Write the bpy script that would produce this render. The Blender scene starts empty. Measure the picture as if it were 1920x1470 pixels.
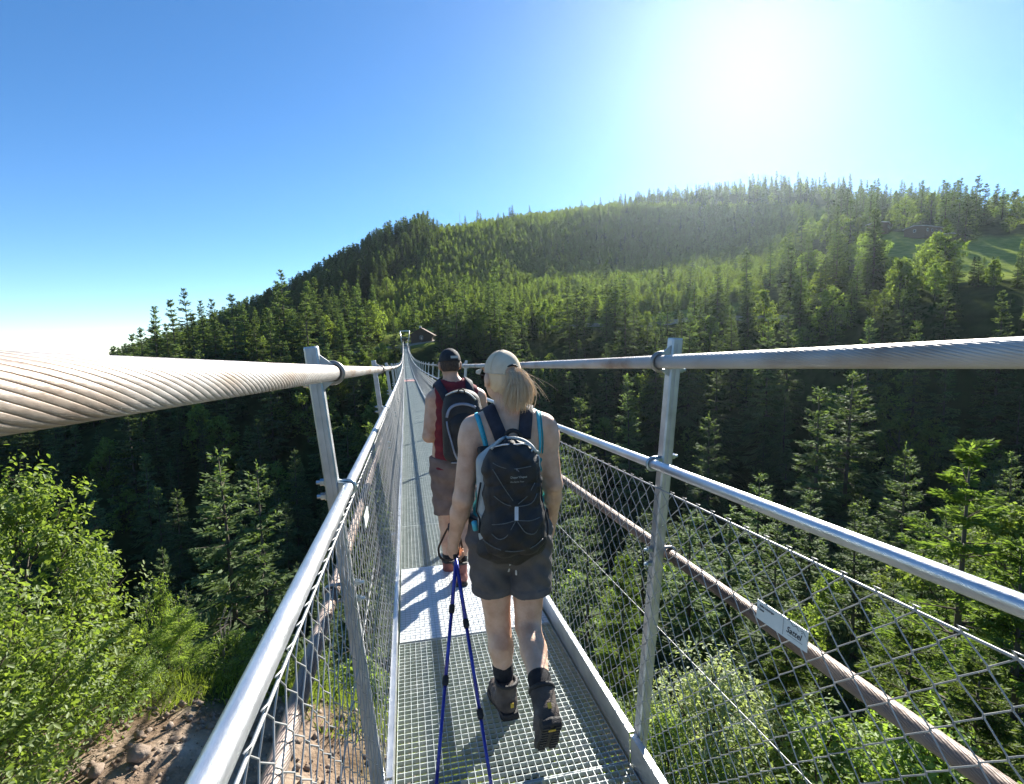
import bpy, math, random
import numpy as np
from mathutils import Vector, Matrix

# ------------------------------------------------------------------ camera, sky, sun, exposure
SC = bpy.context.scene
YAW, PITCH, ROLL = math.radians(11.73), math.radians(5.33), math.radians(-1.39)
CAM = np.array([-0.382, 0.0, 1.728]); FPX, CX, CY = 960.0, 960.0, 735.0
_f = np.array([math.sin(YAW)*math.cos(PITCH), math.cos(YAW)*math.cos(PITCH), -math.sin(PITCH)])
_r = np.array([math.cos(YAW), -math.sin(YAW), 0.0]); _u = np.cross(_r, _f)
AR = _r*math.cos(ROLL)+_u*math.sin(ROLL); AU = -_r*math.sin(ROLL)+_u*math.cos(ROLL); AF = _f
cam_d = bpy.data.cameras.new('camera'); cam = bpy.data.objects.new('camera', cam_d)
SC.collection.objects.link(cam); SC.camera = cam
cam_d.sensor_width = 36.0; cam_d.lens = 18.0; cam_d.clip_start = 0.05; cam_d.clip_end = 6000
cam.matrix_world = Matrix(((AR[0], AU[0], -AF[0], CAM[0]), (AR[1], AU[1], -AF[1], CAM[1]), (AR[2], AU[2], -AF[2], CAM[2]), (0, 0, 0, 1)))

SUN_EL, SUN_AZ = math.radians(28.2), math.radians(36.3)      # azimuth to the right of the bridge (+Y)
world = bpy.data.worlds.new('World'); SC.world = world; world.use_nodes = True
wn = world.node_tree.nodes; wl = world.node_tree.links; wn.clear()
sky = wn.new('ShaderNodeTexSky'); sky.sky_type = 'NISHITA'; sky.sun_disc = False
sky.sun_elevation = SUN_EL; sky.sun_rotation = SUN_AZ
sky.altitude = 3000; sky.air_density = 1.0; sky.dust_density = 0.2; sky.ozone_density = 2.0
bg = wn.new('ShaderNodeBackground'); bg.inputs[1].default_value = 0.05
wo = wn.new('ShaderNodeOutputWorld'); hsv = wn.new('ShaderNodeHueSaturation'); hsv.inputs['Saturation'].default_value = 1.24; wl.new(sky.outputs[0], hsv.inputs['Color']); wl.new(hsv.outputs[0], bg.inputs[0]); wl.new(bg.outputs[0], wo.inputs[0])
sd = bpy.data.lights.new('sun', 'SUN'); sd.energy = 3.4; sd.angle = math.radians(0.53); sd.color = (1.0, 0.95, 0.86)
sun = bpy.data.objects.new('sun', sd); SC.collection.objects.link(sun)
S = Vector((math.sin(SUN_AZ)*math.cos(SUN_EL), math.cos(SUN_AZ)*math.cos(SUN_EL), math.sin(SUN_EL)))
sun.rotation_euler = S.to_track_quat('Z', 'Y').to_euler(); sun.location = (30, 40, 60)
vs = SC.view_settings; vs.view_transform = 'Standard'; vs.look = 'None'; vs.gamma = 1.0; vs.use_curve_mapping = False
vs.exposure = 2.1
cy = SC.cycles; cy.max_bounces = 6; cy.diffuse_bounces = 3; cy.glossy_bounces = 3; cy.transmission_bounces = 4
cy.transparent_max_bounces = 8; cy.use_denoising = True; cy.caustics_reflective = False; cy.caustics_refractive = False
cy.sample_clamp_indirect = 6.0; cy.volume_bounces = 0

# ------------------------------------------------------------------ helpers
COL = SC.collection
rnd = random.Random(7)
def ray(x, y): return (x-CX)/FPX*AR-(y-CY)/FPX*AU+AF
def atY(x, y, Y): d = ray(x, y); return CAM+d*(Y/d[1])
def atD(x, y, D): d = ray(x, y); return CAM+d*(D/math.hypot(d[0], d[1]))
def pix(P):
    d = np.asarray(P, float)-CAM; z = d@AF; z = np.where(np.abs(z) < 1e-6, 1e-6, z)
    return CX+FPX*(d@AR)/z, CY-FPX*(d@AU)/z, z
def link(o, parent=None):
    COL.objects.link(o)
    if parent is not None: o.parent = parent
    return o
def tag(o, label, cat=None, group=None, kind=None):
    if label: o['label'] = label
    if cat: o['category'] = cat
    if group: o['group'] = group
    if kind: o['kind'] = kind
    return o
def empty(name, loc=(0, 0, 0), rz=0.0):
    o = bpy.data.objects.new(name, None); o.empty_display_size = 0.2
    o.location = loc; o.rotation_euler = (0, 0, rz); return link(o)
def mesh_np(name, V, F, mat, smooth=False):
    """V (n,3); F (m,k) array of faces with k corners, or a list of such arrays"""
    Fs = F if isinstance(F, list) else [F]
    me = bpy.data.meshes.new(name)
    V = np.ascontiguousarray(V, dtype=np.float32)
    nl = sum(f.size for f in Fs); nf = sum(len(f) for f in Fs)
    me.vertices.add(len(V)); me.vertices.foreach_set('co', V.ravel())
    me.loops.add(nl); me.polygons.add(nf)
    lv = np.concatenate([np.asarray(f, np.int32).ravel() for f in Fs])
    lt = np.concatenate([np.full(len(f), f.shape[1], np.int32) for f in Fs])
    me.loops.foreach_set('vertex_index', lv)
    me.polygons.foreach_set('loop_start', np.concatenate([[0], np.cumsum(lt)[:-1]]).astype(np.int32))
    if smooth: me.polygons.foreach_set('use_smooth', np.ones(nf, bool))
    me.update(calc_edges=True); me.validate()
    if mat is not None: me.materials.append(mat)
    return me
def obj(name, me, parent=None): return link(bpy.data.objects.new(name, me), parent)
def nrm(v): v = np.asarray(v, float); return v/max(1e-9, np.linalg.norm(v))

class MB:
    def __init__(s): s.v = []; s.f = []
    def add(s, V, F):
        n = len(s.v); s.v += [tuple(map(float, p)) for p in V]; s.f += [tuple(i+n for i in f) for f in F]; return s
    def box(s, c, size, ax=None, ay=None, az=None, bev=0.0):
        ax = np.array([1, 0, 0]) if ax is None else nrm(ax); ay = np.array([0, 1, 0]) if ay is None else nrm(ay)
        az = np.cross(ax, ay) if az is None else nrm(az)
        hx, hy, hz = [q/2 for q in size]; c = np.asarray(c, float)
        if bev <= 0:
            V = [c+ax*hx*i+ay*hy*j+az*hz*k for i in (-1, 1) for j in (-1, 1) for k in (-1, 1)]
            return s.add(V, [(0, 1, 3, 2), (4, 6, 7, 5), (0, 4, 5, 1), (2, 3, 7, 6), (0, 2, 6, 4), (1, 5, 7, 3)])
        b = min(bev, hx*.9, hy*.9)                        # bevel the four long (z) edges and pull the ends in a little
        prof = [(hx-b, -hy), (hx, -hy+b), (hx, hy-b), (hx-b, hy), (-hx+b, hy), (-hx, hy-b), (-hx, -hy+b), (-hx+b, -hy)]
        V = []
        for z, q in ((-hz, .92), (-hz+b, 1), (hz-b, 1), (hz, .92)):
            V += [c+ax*px*q+ay*py*q+az*z for px, py in prof]
        F = [tuple(reversed(range(8))), tuple(range(24, 32))]
        for k in range(3):
            for i in range(8): F.append((k*8+i, k*8+(i+1) % 8, k*8+8+(i+1) % 8, k*8+8+i))
        return s.add(V, F)
    def tube(s, pts, r, n=8, caps=True, closed=False, up=None):
        pts = [np.asarray(p, float) for p in pts]; m = len(pts)
        rs = r if hasattr(r, '__len__') else [r]*m
        t0 = nrm(pts[1]-pts[0]); u = np.array([0, 0, 1.0]) if up is None else nrm(up)
        if abs(t0@u) > .95: u = np.array([1.0, 0, 0])
        u = nrm(u-t0*(u@t0)); V = []
        for i in range(m):
            if closed: t = nrm(pts[(i+1) % m]-pts[i-1])
            else: t = nrm(pts[min(i+1, m-1)]-pts[max(i-1, 0)])
            u = nrm(u-t*(u@t)); w = np.cross(t, u)
            for k in range(n):
                a = 2*math.pi*k/n; V.append(pts[i]+(u*math.cos(a)+w*math.sin(a))*rs[i])
        F = []
        for i in range(m if closed else m-1):
            j = (i+1) % m
            for k in range(n): F.append((i*n+k, i*n+(k+1) % n, j*n+(k+1) % n, j*n+k))
        if caps and not closed: F += [tuple(reversed(range(n))), tuple(range((m-1)*n, m*n))]
        return s.add(V, F)
    def mesh(s, name, mat, smooth=False):
        me = bpy.data.meshes.new(name); me.from_pydata(s.v, [], s.f); me.update()
        if smooth: me.polygons.foreach_set('use_smooth', np.ones(len(me.polygons), bool))
        if mat is not None: me.materials.append(mat)
        return me
    def build(s, name, mat, parent=None, smooth=False): return obj(name, s.mesh(name, mat, smooth), parent)

# ------------------------------------------------------------------ materials
def newmat(name):
    m = bpy.data.materials.new(name); m.use_nodes = True; nt = m.node_tree; nt.nodes.clear()
    return m, nt.nodes, nt.links
def ramp(N, stops):
    r = N.new('ShaderNodeValToRGB'); e = r.color_ramp.elements
    while len(e) > 1: e.remove(e[0])
    e[0].position = stops[0][0]; e[0].color = (*stops[0][1], 1)
    for p, c in stops[1:]:
        q = e.new(p); q.color = (*c, 1)
    return r
def surf(name, stops, scale=5.0, detail=5.0, rough=0.6, metal=0.0, bump=0.0, bscale=None, stretch=None, spec=0.5, rvar=0.0, coat=0.0):
    """noise-varied principled surface in object space"""
    m, N, L = newmat(name)
    tc = N.new('ShaderNodeTexCoord'); mp = N.new('ShaderNodeMapping'); L.new(tc.outputs['Object'], mp.inputs[0])
    if stretch: mp.inputs['Scale'].default_value = stretch
    no = N.new('ShaderNodeTexNoise'); no.inputs['Scale'].default_value = scale; no.inputs['Detail'].default_value = detail
    L.new(mp.outputs[0], no.inputs['Vector'])
    r = ramp(N, stops); L.new(no.outputs[0], r.inputs[0])
    p = N.new('ShaderNodeBsdfPrincipled'); L.new(r.outputs[0], p.inputs['Base Color'])
    p.inputs['Roughness'].default_value = rough; p.inputs['Metallic'].default_value = metal; p.inputs['Specular IOR Level'].default_value = spec
    p.inputs['Coat Weight'].default_value = coat
    if rvar:
        mr = N.new('ShaderNodeMapRange'); L.new(no.outputs[0], mr.inputs[0])
        mr.inputs[3].default_value = rough-rvar; mr.inputs[4].default_value = rough+rvar; L.new(mr.outputs[0], p.inputs['Roughness'])
    if bump:
        n2 = N.new('ShaderNodeTexNoise'); n2.inputs['Scale'].default_value = bscale or scale*4; n2.inputs['Detail'].default_value = 6
        L.new(mp.outputs[0], n2.inputs['Vector'])
        b = N.new('ShaderNodeBump'); b.inputs['Strength'].default_value = bump; b.inputs['Distance'].default_value = 0.02
        L.new(n2.outputs[0], b.inputs['Height']); L.new(b.outputs[0], p.inputs['Normal'])
    o = N.new('ShaderNodeOutputMaterial'); L.new(p.outputs[0], o.inputs[0])
    return m
def leafmat(name, dark, light, trans=0.4, tcol=None, gloss=0.012):
    m, N, L = newmat(name)
    g = N.new('ShaderNodeNewGeometry'); oi = N.new('ShaderNodeObjectInfo')
    ad = N.new('ShaderNodeMath'); ad.operation = 'MULTIPLY_ADD'; L.new(g.outputs['Random Per Island'], ad.inputs[0]); ad.inputs[1].default_value = 0.5
    mu = N.new('ShaderNodeMath'); mu.operation = 'MULTIPLY'; L.new(oi.outputs['Random'], mu.inputs[0]); mu.inputs[1].default_value = 0.5
    L.new(mu.outputs[0], ad.inputs[2])
    r = ramp(N, [(0, dark), (1, light)]); L.new(ad.outputs[0], r.inputs[0])
    hs = N.new('ShaderNodeHueSaturation'); L.new(r.outputs[0], hs.inputs['Color'])
    mr = N.new('ShaderNodeMapRange'); L.new(oi.outputs['Random'], mr.inputs[0]); mr.inputs[3].default_value = 0.485; mr.inputs[4].default_value = 0.515
    L.new(mr.outputs[0], hs.inputs['Hue'])
    d = N.new('ShaderNodeBsdfDiffuse'); L.new(hs.outputs[0], d.inputs[0])
    t = N.new('ShaderNodeBsdfTranslucent')
    tm = N.new('ShaderNodeMix'); tm.data_type = 'RGBA'; tm.blend_type = 'MULTIPLY'; tm.inputs[0].default_value = 1
    L.new(hs.outputs[0], tm.inputs[6]); tm.inputs[7].default_value = (*(tcol or (1.6, 1.7, .7)), 1); L.new(tm.outputs[2], t.inputs[0])
    mx = N.new('ShaderNodeMixShader'); mx.inputs[0].default_value = trans; L.new(d.outputs[0], mx.inputs[1]); L.new(t.outputs[0], mx.inputs[2])
    gl = N.new('ShaderNodeBsdfGlossy'); gl.inputs['Roughness'].default_value = .55; gl.inputs[0].default_value = (.8, .85, .8, 1)
    m2 = N.new('ShaderNodeMixShader'); m2.inputs[0].default_value = gloss; L.new(mx.outputs[0], m2.inputs[1]); L.new(gl.outputs[0], m2.inputs[2])
    o = N.new('ShaderNodeOutputMaterial'); L.new(m2.outputs[0], o.inputs[0])
    return m
M = {}
M['needle'] = leafmat('spruce_needles', (.034, .060, .032), (.19, .245, .105), .36)
M['needle_near'] = leafmat('near_spruce_needles', (.05, .085, .026), (.20, .26, .07), .45)
M['needle_young'] = leafmat('young_spruce_needles', (.10, .15, .045), (.32, .38, .12), .52)
M['leaf'] = leafmat('broad_leaves', (.08, .125, .035), (.27, .33, .10), .5)
M['leaf_near'] = leafmat('near_broad_leaves', (.085, .14, .035), (.27, .34, .095), .5, gloss=.03)
M['leaf_pale'] = leafmat('pale_broad_leaves', (.14, .17, .10), (.42, .46, .30), .45, gloss=.03)
M['shrub'] = leafmat('slope_shrub_leaves', (.11, .165, .045), (.36, .42, .14), .55)
M['grass'] = leafmat('grass_blades', (.06, .09, .02), (.21, .24, .06), .5)
M['bark'] = surf('bark', [(.3, (.05, .038, .028)), (.7, (.15, .12, .095))], 9, 6, .9, bump=.5, stretch=(3, 3, .7))
M['bark_pale'] = surf('pale_dead_wood', [(.3, (.16, .14, .12)), (.7, (.36, .33, .29))], 9, 6, .9, bump=.4, stretch=(3, 3, .7))
M['galv'] = surf('galvanised_steel', [(.25, (.36, .38, .39)), (.5, (.50, .52, .53)), (.75, (.62, .63, .63))], 14, 8, .42, .75, bump=.06, bscale=160, rvar=.08)
M['galv_bright'] = surf('bright_galvanised_steel', [(.3, (.55, .57, .58)), (.7, (.74, .75, .75))], 9, 6, .34, .8, bump=.05, bscale=120, rvar=.06)
M['rail'] = surf('galvanised_tube', [(.25, (.50, .52, .54)), (.5, (.62, .64, .66)), (.75, (.72, .73, .74))], 22, 9, .36, .8, bump=.08, bscale=240, rvar=.1, stretch=(1, .35, 1))
M['grate'] = surf('galvanised_grating', [(.3, (.40, .455, .435)), (.7, (.56, .60, .58))], 11, 6, .42, .12, rvar=.08)
M['wire'] = surf('galvanised_wire', [(.3, (.30, .31, .31)), (.7, (.45, .45, .44))], 20, 4, .45, .25)
M['cable'] = surf('weathered_cable_steel', [(.30, (.22, .145, .10)), (.40, (.36, .30, .25)), (.52, (.44, .415, .39)), (.8, (.55, .535, .51))], 7, 9, .5, .35, bump=.12, bscale=90, stretch=(1, .5, 1), rvar=.1)
M['cable_brown'] = surf('browned_cable_steel', [(.3, (.085, .055, .040)), (.5, (.165, .120, .095)), (.75, (.29, .245, .215))], 8, 9, .45, .4, bump=.12, bscale=90, stretch=(1, .4, 1))
M['clamp'] = surf('clamp_steel', [(.3, (.27, .25, .23)), (.7, (.42, .40, .38))], 20, 6, .45, .7)
M['bolt'] = surf('zinc_bolt', [(.3, (.30, .40, .46)), (.7, (.56, .62, .64))], 30, 4, .3, .85)
M['red'] = surf('red_paint_plate', [(.3, (.34, .17, .15)), (.7, (.42, .24, .22))], 9, 4, .6)

# ------------------------------------------------------------------ terrain
def wnoise(x, y, scale, seed, octs=4, rough=.5):
    g = np.random.RandomState(seed); out = 0; amp = 1; tot = 0
    for o in range(octs):
        a = 0
        for k in range(5):
            th = g.rand()*6.283; ph = g.rand()*6.283; fr = (2*math.pi/scale)*(.7+.6*g.rand())
            a = a+np.sin((x*math.cos(th)+y*math.sin(th))*fr+ph+1.3*np.sin((x*math.sin(th)-y*math.cos(th))*fr*.6+ph*2))
        out = out+amp*a/5; tot += amp; amp *= rough; scale *= .47
    return out/tot
def zdeck(y): return -0.042*y+3.19e-4*y*y
CP = []                                              # terrain control points (x, y, z)
def cp(x, y, z): CP.append((x, y, z))
RIDGE = [(-500, 850, 230), (-200, 835, 240), (0, 810, 250), (150, 768, 260), (300, 704, 280), (450, 632, 300), (560, 576, 320), (640, 524, 335), (740, 466, 350), (825, 436, 380),
         (900, 427, 430), (1000, 412, 470), (1140, 396, 520), (1240, 386, 550), (1400, 370, 560), (1560, 368, 520), (1700, 384, 460), (1920, 400, 430), (2300, 400, 420), (3200, 380, 400)]
for x, y, D in RIDGE:
    p = atD(x, y, D); cp(*p); d = nrm([p[0]-CAM[0], p[1], 0])
    cp(p[0]+d[0]*130, p[1]+d[1]*130, p[2]-22); cp(p[0]+d[0]*500, p[1]+d[1]*500, p[2]-150)
SLOPE = [(300, 790, 200), (450, 712, 215), (560, 664, 225), (640, 615, 250), (740, 560, 270), (760, 645, 182), (640, 668, 182), (900, 640, 185), (900, 540, 290), (1000, 630, 195), (1000, 520, 320),
         (1140, 615, 200), (1140, 500, 350), (1300, 602, 200), (1300, 480, 360), (1450, 600, 190), (1450, 490, 320), (1600, 600, 165), (1600, 500, 270),
         (1650, 436, 305), (1740, 442, 305), (1850, 452, 300), (1920, 455, 300), (1700, 505, 235), (1800, 520, 222), (1920, 520, 215), (1700, 620, 150), (1850, 660, 140), (1920, 640, 140),
         (2300, 560, 180), (3000, 700, 120)]
for x, y, D in SLOPE: cp(*atD(x, y, D))
for Y, z in ((168, .2), (174, 1.8), (150, -14), (130, -30), (110, -44), (85, -52), (65, -48), (45, -38), (30, -28), (20, -19), (12, -11)):
    for X in (-60, -25, 0, 25, 60):
        k = 0 if Y > 100 else (abs(X)*.06 if X < 0 else 0)
        cp(X*(.35 if Y < 25 else 1), Y, z-k)
for X, Y, z in ((-150, 60, -42), (-150, 120, -40), (-120, 170, -18), (-90, 20, -22), (120, 30, -26), (110, 70, -36), (160, 20, -18), (-200, 0, -15), (200, -40, -5), (-60, -60, 6), (60, -60, 6), (0, -60, 5), (0, -20, .6), (-15, -10, -1), (15, -10, -1), (300, -200, 40), (-300, -200, 30), (0, -300, 50)):
    cp(X, Y, z)
for X, Y, z in ((0, -3.4, -.7), (-3, -2, -1.7), (3, -2, -1.9), (0, 0, -2.2), (-3, 1, -2.3), (-2, 3, -2.5), (-3.2, 5, -2.25), (-3.1, 6.2, -2.45), (-1.6, 6.6, -2.75), (-5, 5.3, -2.3), (-7, 4, -1.9), (-10, 4, -2.0), (-4, 8, -3.1), (-6, 9, -3.2), (-1, 9, -5.5), (-10, 10, -4.5), (-15, 12, -7),
              (1.5, 2, -3.3), (2.5, 4, -5.0), (4, 5, -6.2), (7, 4, -7.2), (6, 8, -9), (12, 8, -12.5), (13, 12, -14), (20, 6, -13), (0, 5, -4.0)):
    cp(X, Y, z)
CP = np.array(CP)
def _phi(r): return np.sqrt(r*r+9.0)
_A = _phi(np.linalg.norm(CP[:, None, :2]-CP[None, :, :2], axis=2)); n_ = len(CP)
_S = np.zeros((n_+3, n_+3)); _S[:n_, :n_] = _A-np.eye(n_)*.02; _S[:n_, n_] = 1; _S[:n_, n_+1:] = CP[:, :2]; _S[n_:, :n_] = _S[:n_, n_:].T
_w = np.linalg.solve(_S, np.concatenate([CP[:, 2], np.zeros(3)]))
def terrain(x, y):
    x = np.asarray(x, float); y = np.asarray(y, float); sh = x.shape; x = x.ravel(); y = y.ravel(); out = np.empty(len(x))
    for i in range(0, len(x), 20000):
        xs, ys = x[i:i+20000], y[i:i+20000]
        r = np.hypot(xs[:, None]-CP[None, :, 0], ys[:, None]-CP[None, :, 1])
        out[i:i+20000] = _phi(r)@_w[:n_]+_w[n_]+_w[n_+1]*xs+_w[n_+2]*ys
    D = np.hypot(x, y)
    out += wnoise(x, y, 60, 3)*np.clip((D-40)/100, 0, 1)*2.2+wnoise(x, y, 3.2, 5)*.16*np.clip(D/3, .3, 1)*np.clip((40-D)/20, 0, 1)
    out += np.clip((14-D)/8, 0, 1)*(wnoise(x, y, .8, 9, 4, .6)*.09+np.abs(wnoise(x, y, 1.7, 12, 3))*.22)
    return np.maximum(out, -60).reshape(sh)
def tz(x, y): return float(terrain(np.array([x]), np.array([y]))[0])
def in_meadow(x, y):
    u, v, z = pix(np.stack([x, y, terrain(x, y)], -1)); D = np.hypot(x, y)
    a = (u > 1640) & (u < 2250) & (D > 205) & (D < 312) & (v < 545-(u < 1700)*30)
    c = (D > 174) & (D < 190) & (u > 660) & (u < 830)
    return a | c
def in_clearcut(x, y):
    u, v, z = pix(np.stack([x, y, terrain(x, y)], -1)); D = np.hypot(x, y)
    return (D > 200) & (v > 390) & (v < 632) & (u > 815-(v-430)*.75) & (u < 1560-(v-400)*.9)
_g = np.linspace(-1, 1, 281)
gx = 9*np.sinh(_g*5.35)*.62+2; _h = np.linspace(-.72, 1, 281); gy = 8*np.sinh(_h*5.6)*.62+4
GX, GY = np.meshgrid(gx, gy, indexing='ij'); GZ = terrain(GX, GY)
V = np.stack([GX, GY, GZ], -1).reshape(-1, 3); nx, ny = GX.shape
I = np.arange(nx*ny).reshape(nx, ny)
F = np.stack([I[:-1, :-1], I[1:, :-1], I[1:, 1:], I[:-1, 1:]], -1).reshape(-1, 4)
m, N, L = newmat('ground_soil_grass')
def attr(n): a = N.new('ShaderNodeAttribute'); a.attribute_name = n; return a
geo = N.new('ShaderNodeNewGeometry')
def noi(s, d=8):
    q = N.new('ShaderNodeTexNoise'); q.inputs['Scale'].default_value = s; q.inputs['Detail'].default_value = d; L.new(geo.outputs['Position'], q.inputs['Vector']); return q
n1, n2, n3 = noi(1.6, 10), noi(.35, 8), noi(14, 6)
soil = ramp(N, [(.3, (.105, .068, .042)), (.48, (.23, .165, .115)), (.62, (.34, .265, .20)), (.75, (.44, .38, .32))]); L.new(n1.outputs[0], soil.inputs[0])
floor_ = ramp(N, [(.3, (.025, .035, .012)), (.7, (.07, .085, .028))]); L.new(n2.outputs[0], floor_.inputs[0])
mead = ramp(N, [(.3, (.14, .20, .04)), (.7, (.28, .32, .08))]); L.new(n2.outputs[0], mead.inputs[0])
def mix(fac, a, b):
    x = N.new('ShaderNodeMix'); x.data_type = 'RGBA'; L.new(fac, x.inputs[0]); L.new(a, x.inputs[6]); L.new(b, x.inputs[7]); return x.outputs[2]
c1 = mix(attr('meadow').outputs['Fac'], floor_.outputs[0], mead.outputs[0]); c2 = mix(attr('soil').outputs['Fac'], c1, soil.outputs[0])
pb = N.new('ShaderNodeBsdfPrincipled'); pb.inputs['Roughness'].default_value = .95; pb.inputs['Specular IOR Level'].default_value = 0.0; L.new(c2, pb.inputs['Base Color'])
bp = N.new('ShaderNodeBump'); bp.inputs['Strength'].default_value = .9; bp.inputs['Distance'].default_value = .05; L.new(n3.outputs[0], bp.inputs['Height']); L.new(bp.outputs[0], pb.inputs['Normal'])
om = N.new('ShaderNodeOutputMaterial'); L.new(pb.outputs[0], om.inputs[0]); M['ground'] = m
me = mesh_np('terrain', V, F, M['ground'], True)
X_, Y_ = GX.ravel(), GY.ravel()
soilmask = np.clip((6.6+.5*wnoise(X_, Y_, 2.5, 21)-Y_)/.5, 0, 1)*np.clip((X_+9)/2, 0, 1)*np.clip((-.7-X_)/.5, 0, 1)*(Y_ > -6)
for nm, vals in (('soil', soilmask), ('meadow', np.maximum(in_meadow(X_, Y_)*1.0, in_clearcut(X_, Y_)*.9))):
    a = me.attributes.new(nm, 'FLOAT', 'POINT'); a.data.foreach_set('value', vals.astype(np.float32))
ter = obj('terrain', me); ter['kind'] = 'structure'
# ------------------------------------------------------------------ suspension footbridge
BAY, Y0, NB, LEND = 3.65, 1.92, 46, 170.0
bridge = tag(empty('suspension_bridge', (0, 0, 0)), 'long galvanised steel suspension footbridge with mesh sides crossing the valley', 'bridge')
def st(k): return Y0+BAY*k
def postX(h): return .54+.09*h
MESH_TOP = 1.20
def meshX(h): return postX(h)-.030
def cable_mesh(name, X, h, D, nw, lay, y_end, mat):
    # near stretch with real outer wires, then a plain tube
    ys = np.arange(-3.6, y_end, .02); R_ = D/2; prof = []
    for i in range(nw):
        for q, rr in ((.0, .935), (.05, .988), (.14, 1.0), (.5, 1.001), (.86, 1.0), (.95, .988)):
            prof.append(((i+q)/nw*2*math.pi, rr*R_))
    a = np.array([p[0] for p in prof]); rr = np.array([p[1] for p in prof])
    ph = a[None, :]-2*math.pi*ys[:, None]/lay
    V = np.stack([X+np.cos(ph)*rr, np.repeat(ys[:, None], len(a), 1), h+zdeck(ys)[:, None]+np.sin(ph)*rr], -1).reshape(-1, 3)
    n = len(a); I = np.arange(len(ys)*n).reshape(len(ys), n); J = np.roll(I, -1, 1)
    F = np.stack([I[:-1], J[:-1], J[1:], I[1:]], -1).reshape(-1, 4)[:, ::-1]
    ys2 = np.concatenate([np.arange(ys[-1], 60, .9), np.arange(60, LEND+.1, 2.0)]); n2 = 12; a2 = np.arange(n2)/n2*2*math.pi
    V2 = np.stack([X+np.cos(a2)[None]*R_+0*ys2[:, None], np.repeat(ys2[:, None], n2, 1), h+zdeck(ys2)[:, None]+np.sin(a2)[None]*R_], -1).reshape(-1, 3)
    I = np.arange(len(ys2)*n2).reshape(len(ys2), n2)+len(V); J = np.roll(I, -1, 1)
    F2 = np.stack([I[:-1], J[:-1], J[1:], I[1:]], -1).reshape(-1, 4)[:, ::-1]
    return mesh_np(name, np.concatenate([V, V2]), np.concatenate([F, F2]), mat, True)
H_CAB, H_RAIL, H_LOW = 1.721, 1.301, .906
for s in (-1, 1):
    obj('main_cable', cable_mesh('main_cable', s*.636, H_CAB, .055, 26, .62, 9, M['cable']), bridge)
    obj('lower_cable', cable_mesh('lower_cable', s*.680, H_LOW, .048, 24, .50, 6, M['cable_brown']), bridge)
    for nm, X, h, r, mat, n in (('handrail', .604, H_RAIL, .020, 'rail', 16), ('mesh_top_wire', meshX(MESH_TOP), MESH_TOP, .0035, 'wire', 6), ('mesh_bottom_wire', meshX(.02), .02, .003, 'wire', 6), ('tension_wire', .60, .62, .002, 'wire', 5)):
        ys = list(np.arange(-3.6, 20, .4))+list(np.arange(20, LEND+.1, 1.5))
        MB().tube([(s*X, y, zdeck(y)+h) for y in ys], r, n).build(nm, M[mat], bridge, True)
# posts with clamps and bolts (meshes are shared)
def ubolt(s, X, hh, Rc, rb, px):
    """U-bolt in the cross-section plane: from the post round the inner side of the cable and back"""
    pts = [(s*(px-.01), 0, hh+Rc+rb)]
    for i in range(13):
        a = math.pi/2+math.pi*i/12
        pts.append((s*(X+(Rc+rb)*math.cos(a)), 0, hh+(Rc+rb)*math.sin(a)))
    pts.append((s*(px-.01), 0, hh-Rc-rb)); return pts
def hexnut(mb, c, ax, r, t):
    ax = nrm(ax); u = nrm(np.cross(ax, (0, 1, 0))); w = np.cross(ax, u); c = np.asarray(c, float); V = []
    for d in (-t/2, t/2): V += [c+ax*d+(u*math.cos(k*math.pi/3)+w*math.sin(k*math.pi/3))*r for k in range(6)]
    F = [tuple(range(5, -1, -1)), tuple(range(6, 12))]+[(k, (k+1) % 6, 6+(k+1) % 6, 6+k) for k in range(6)]
    mb.add(V, F)
PM = {}
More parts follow.
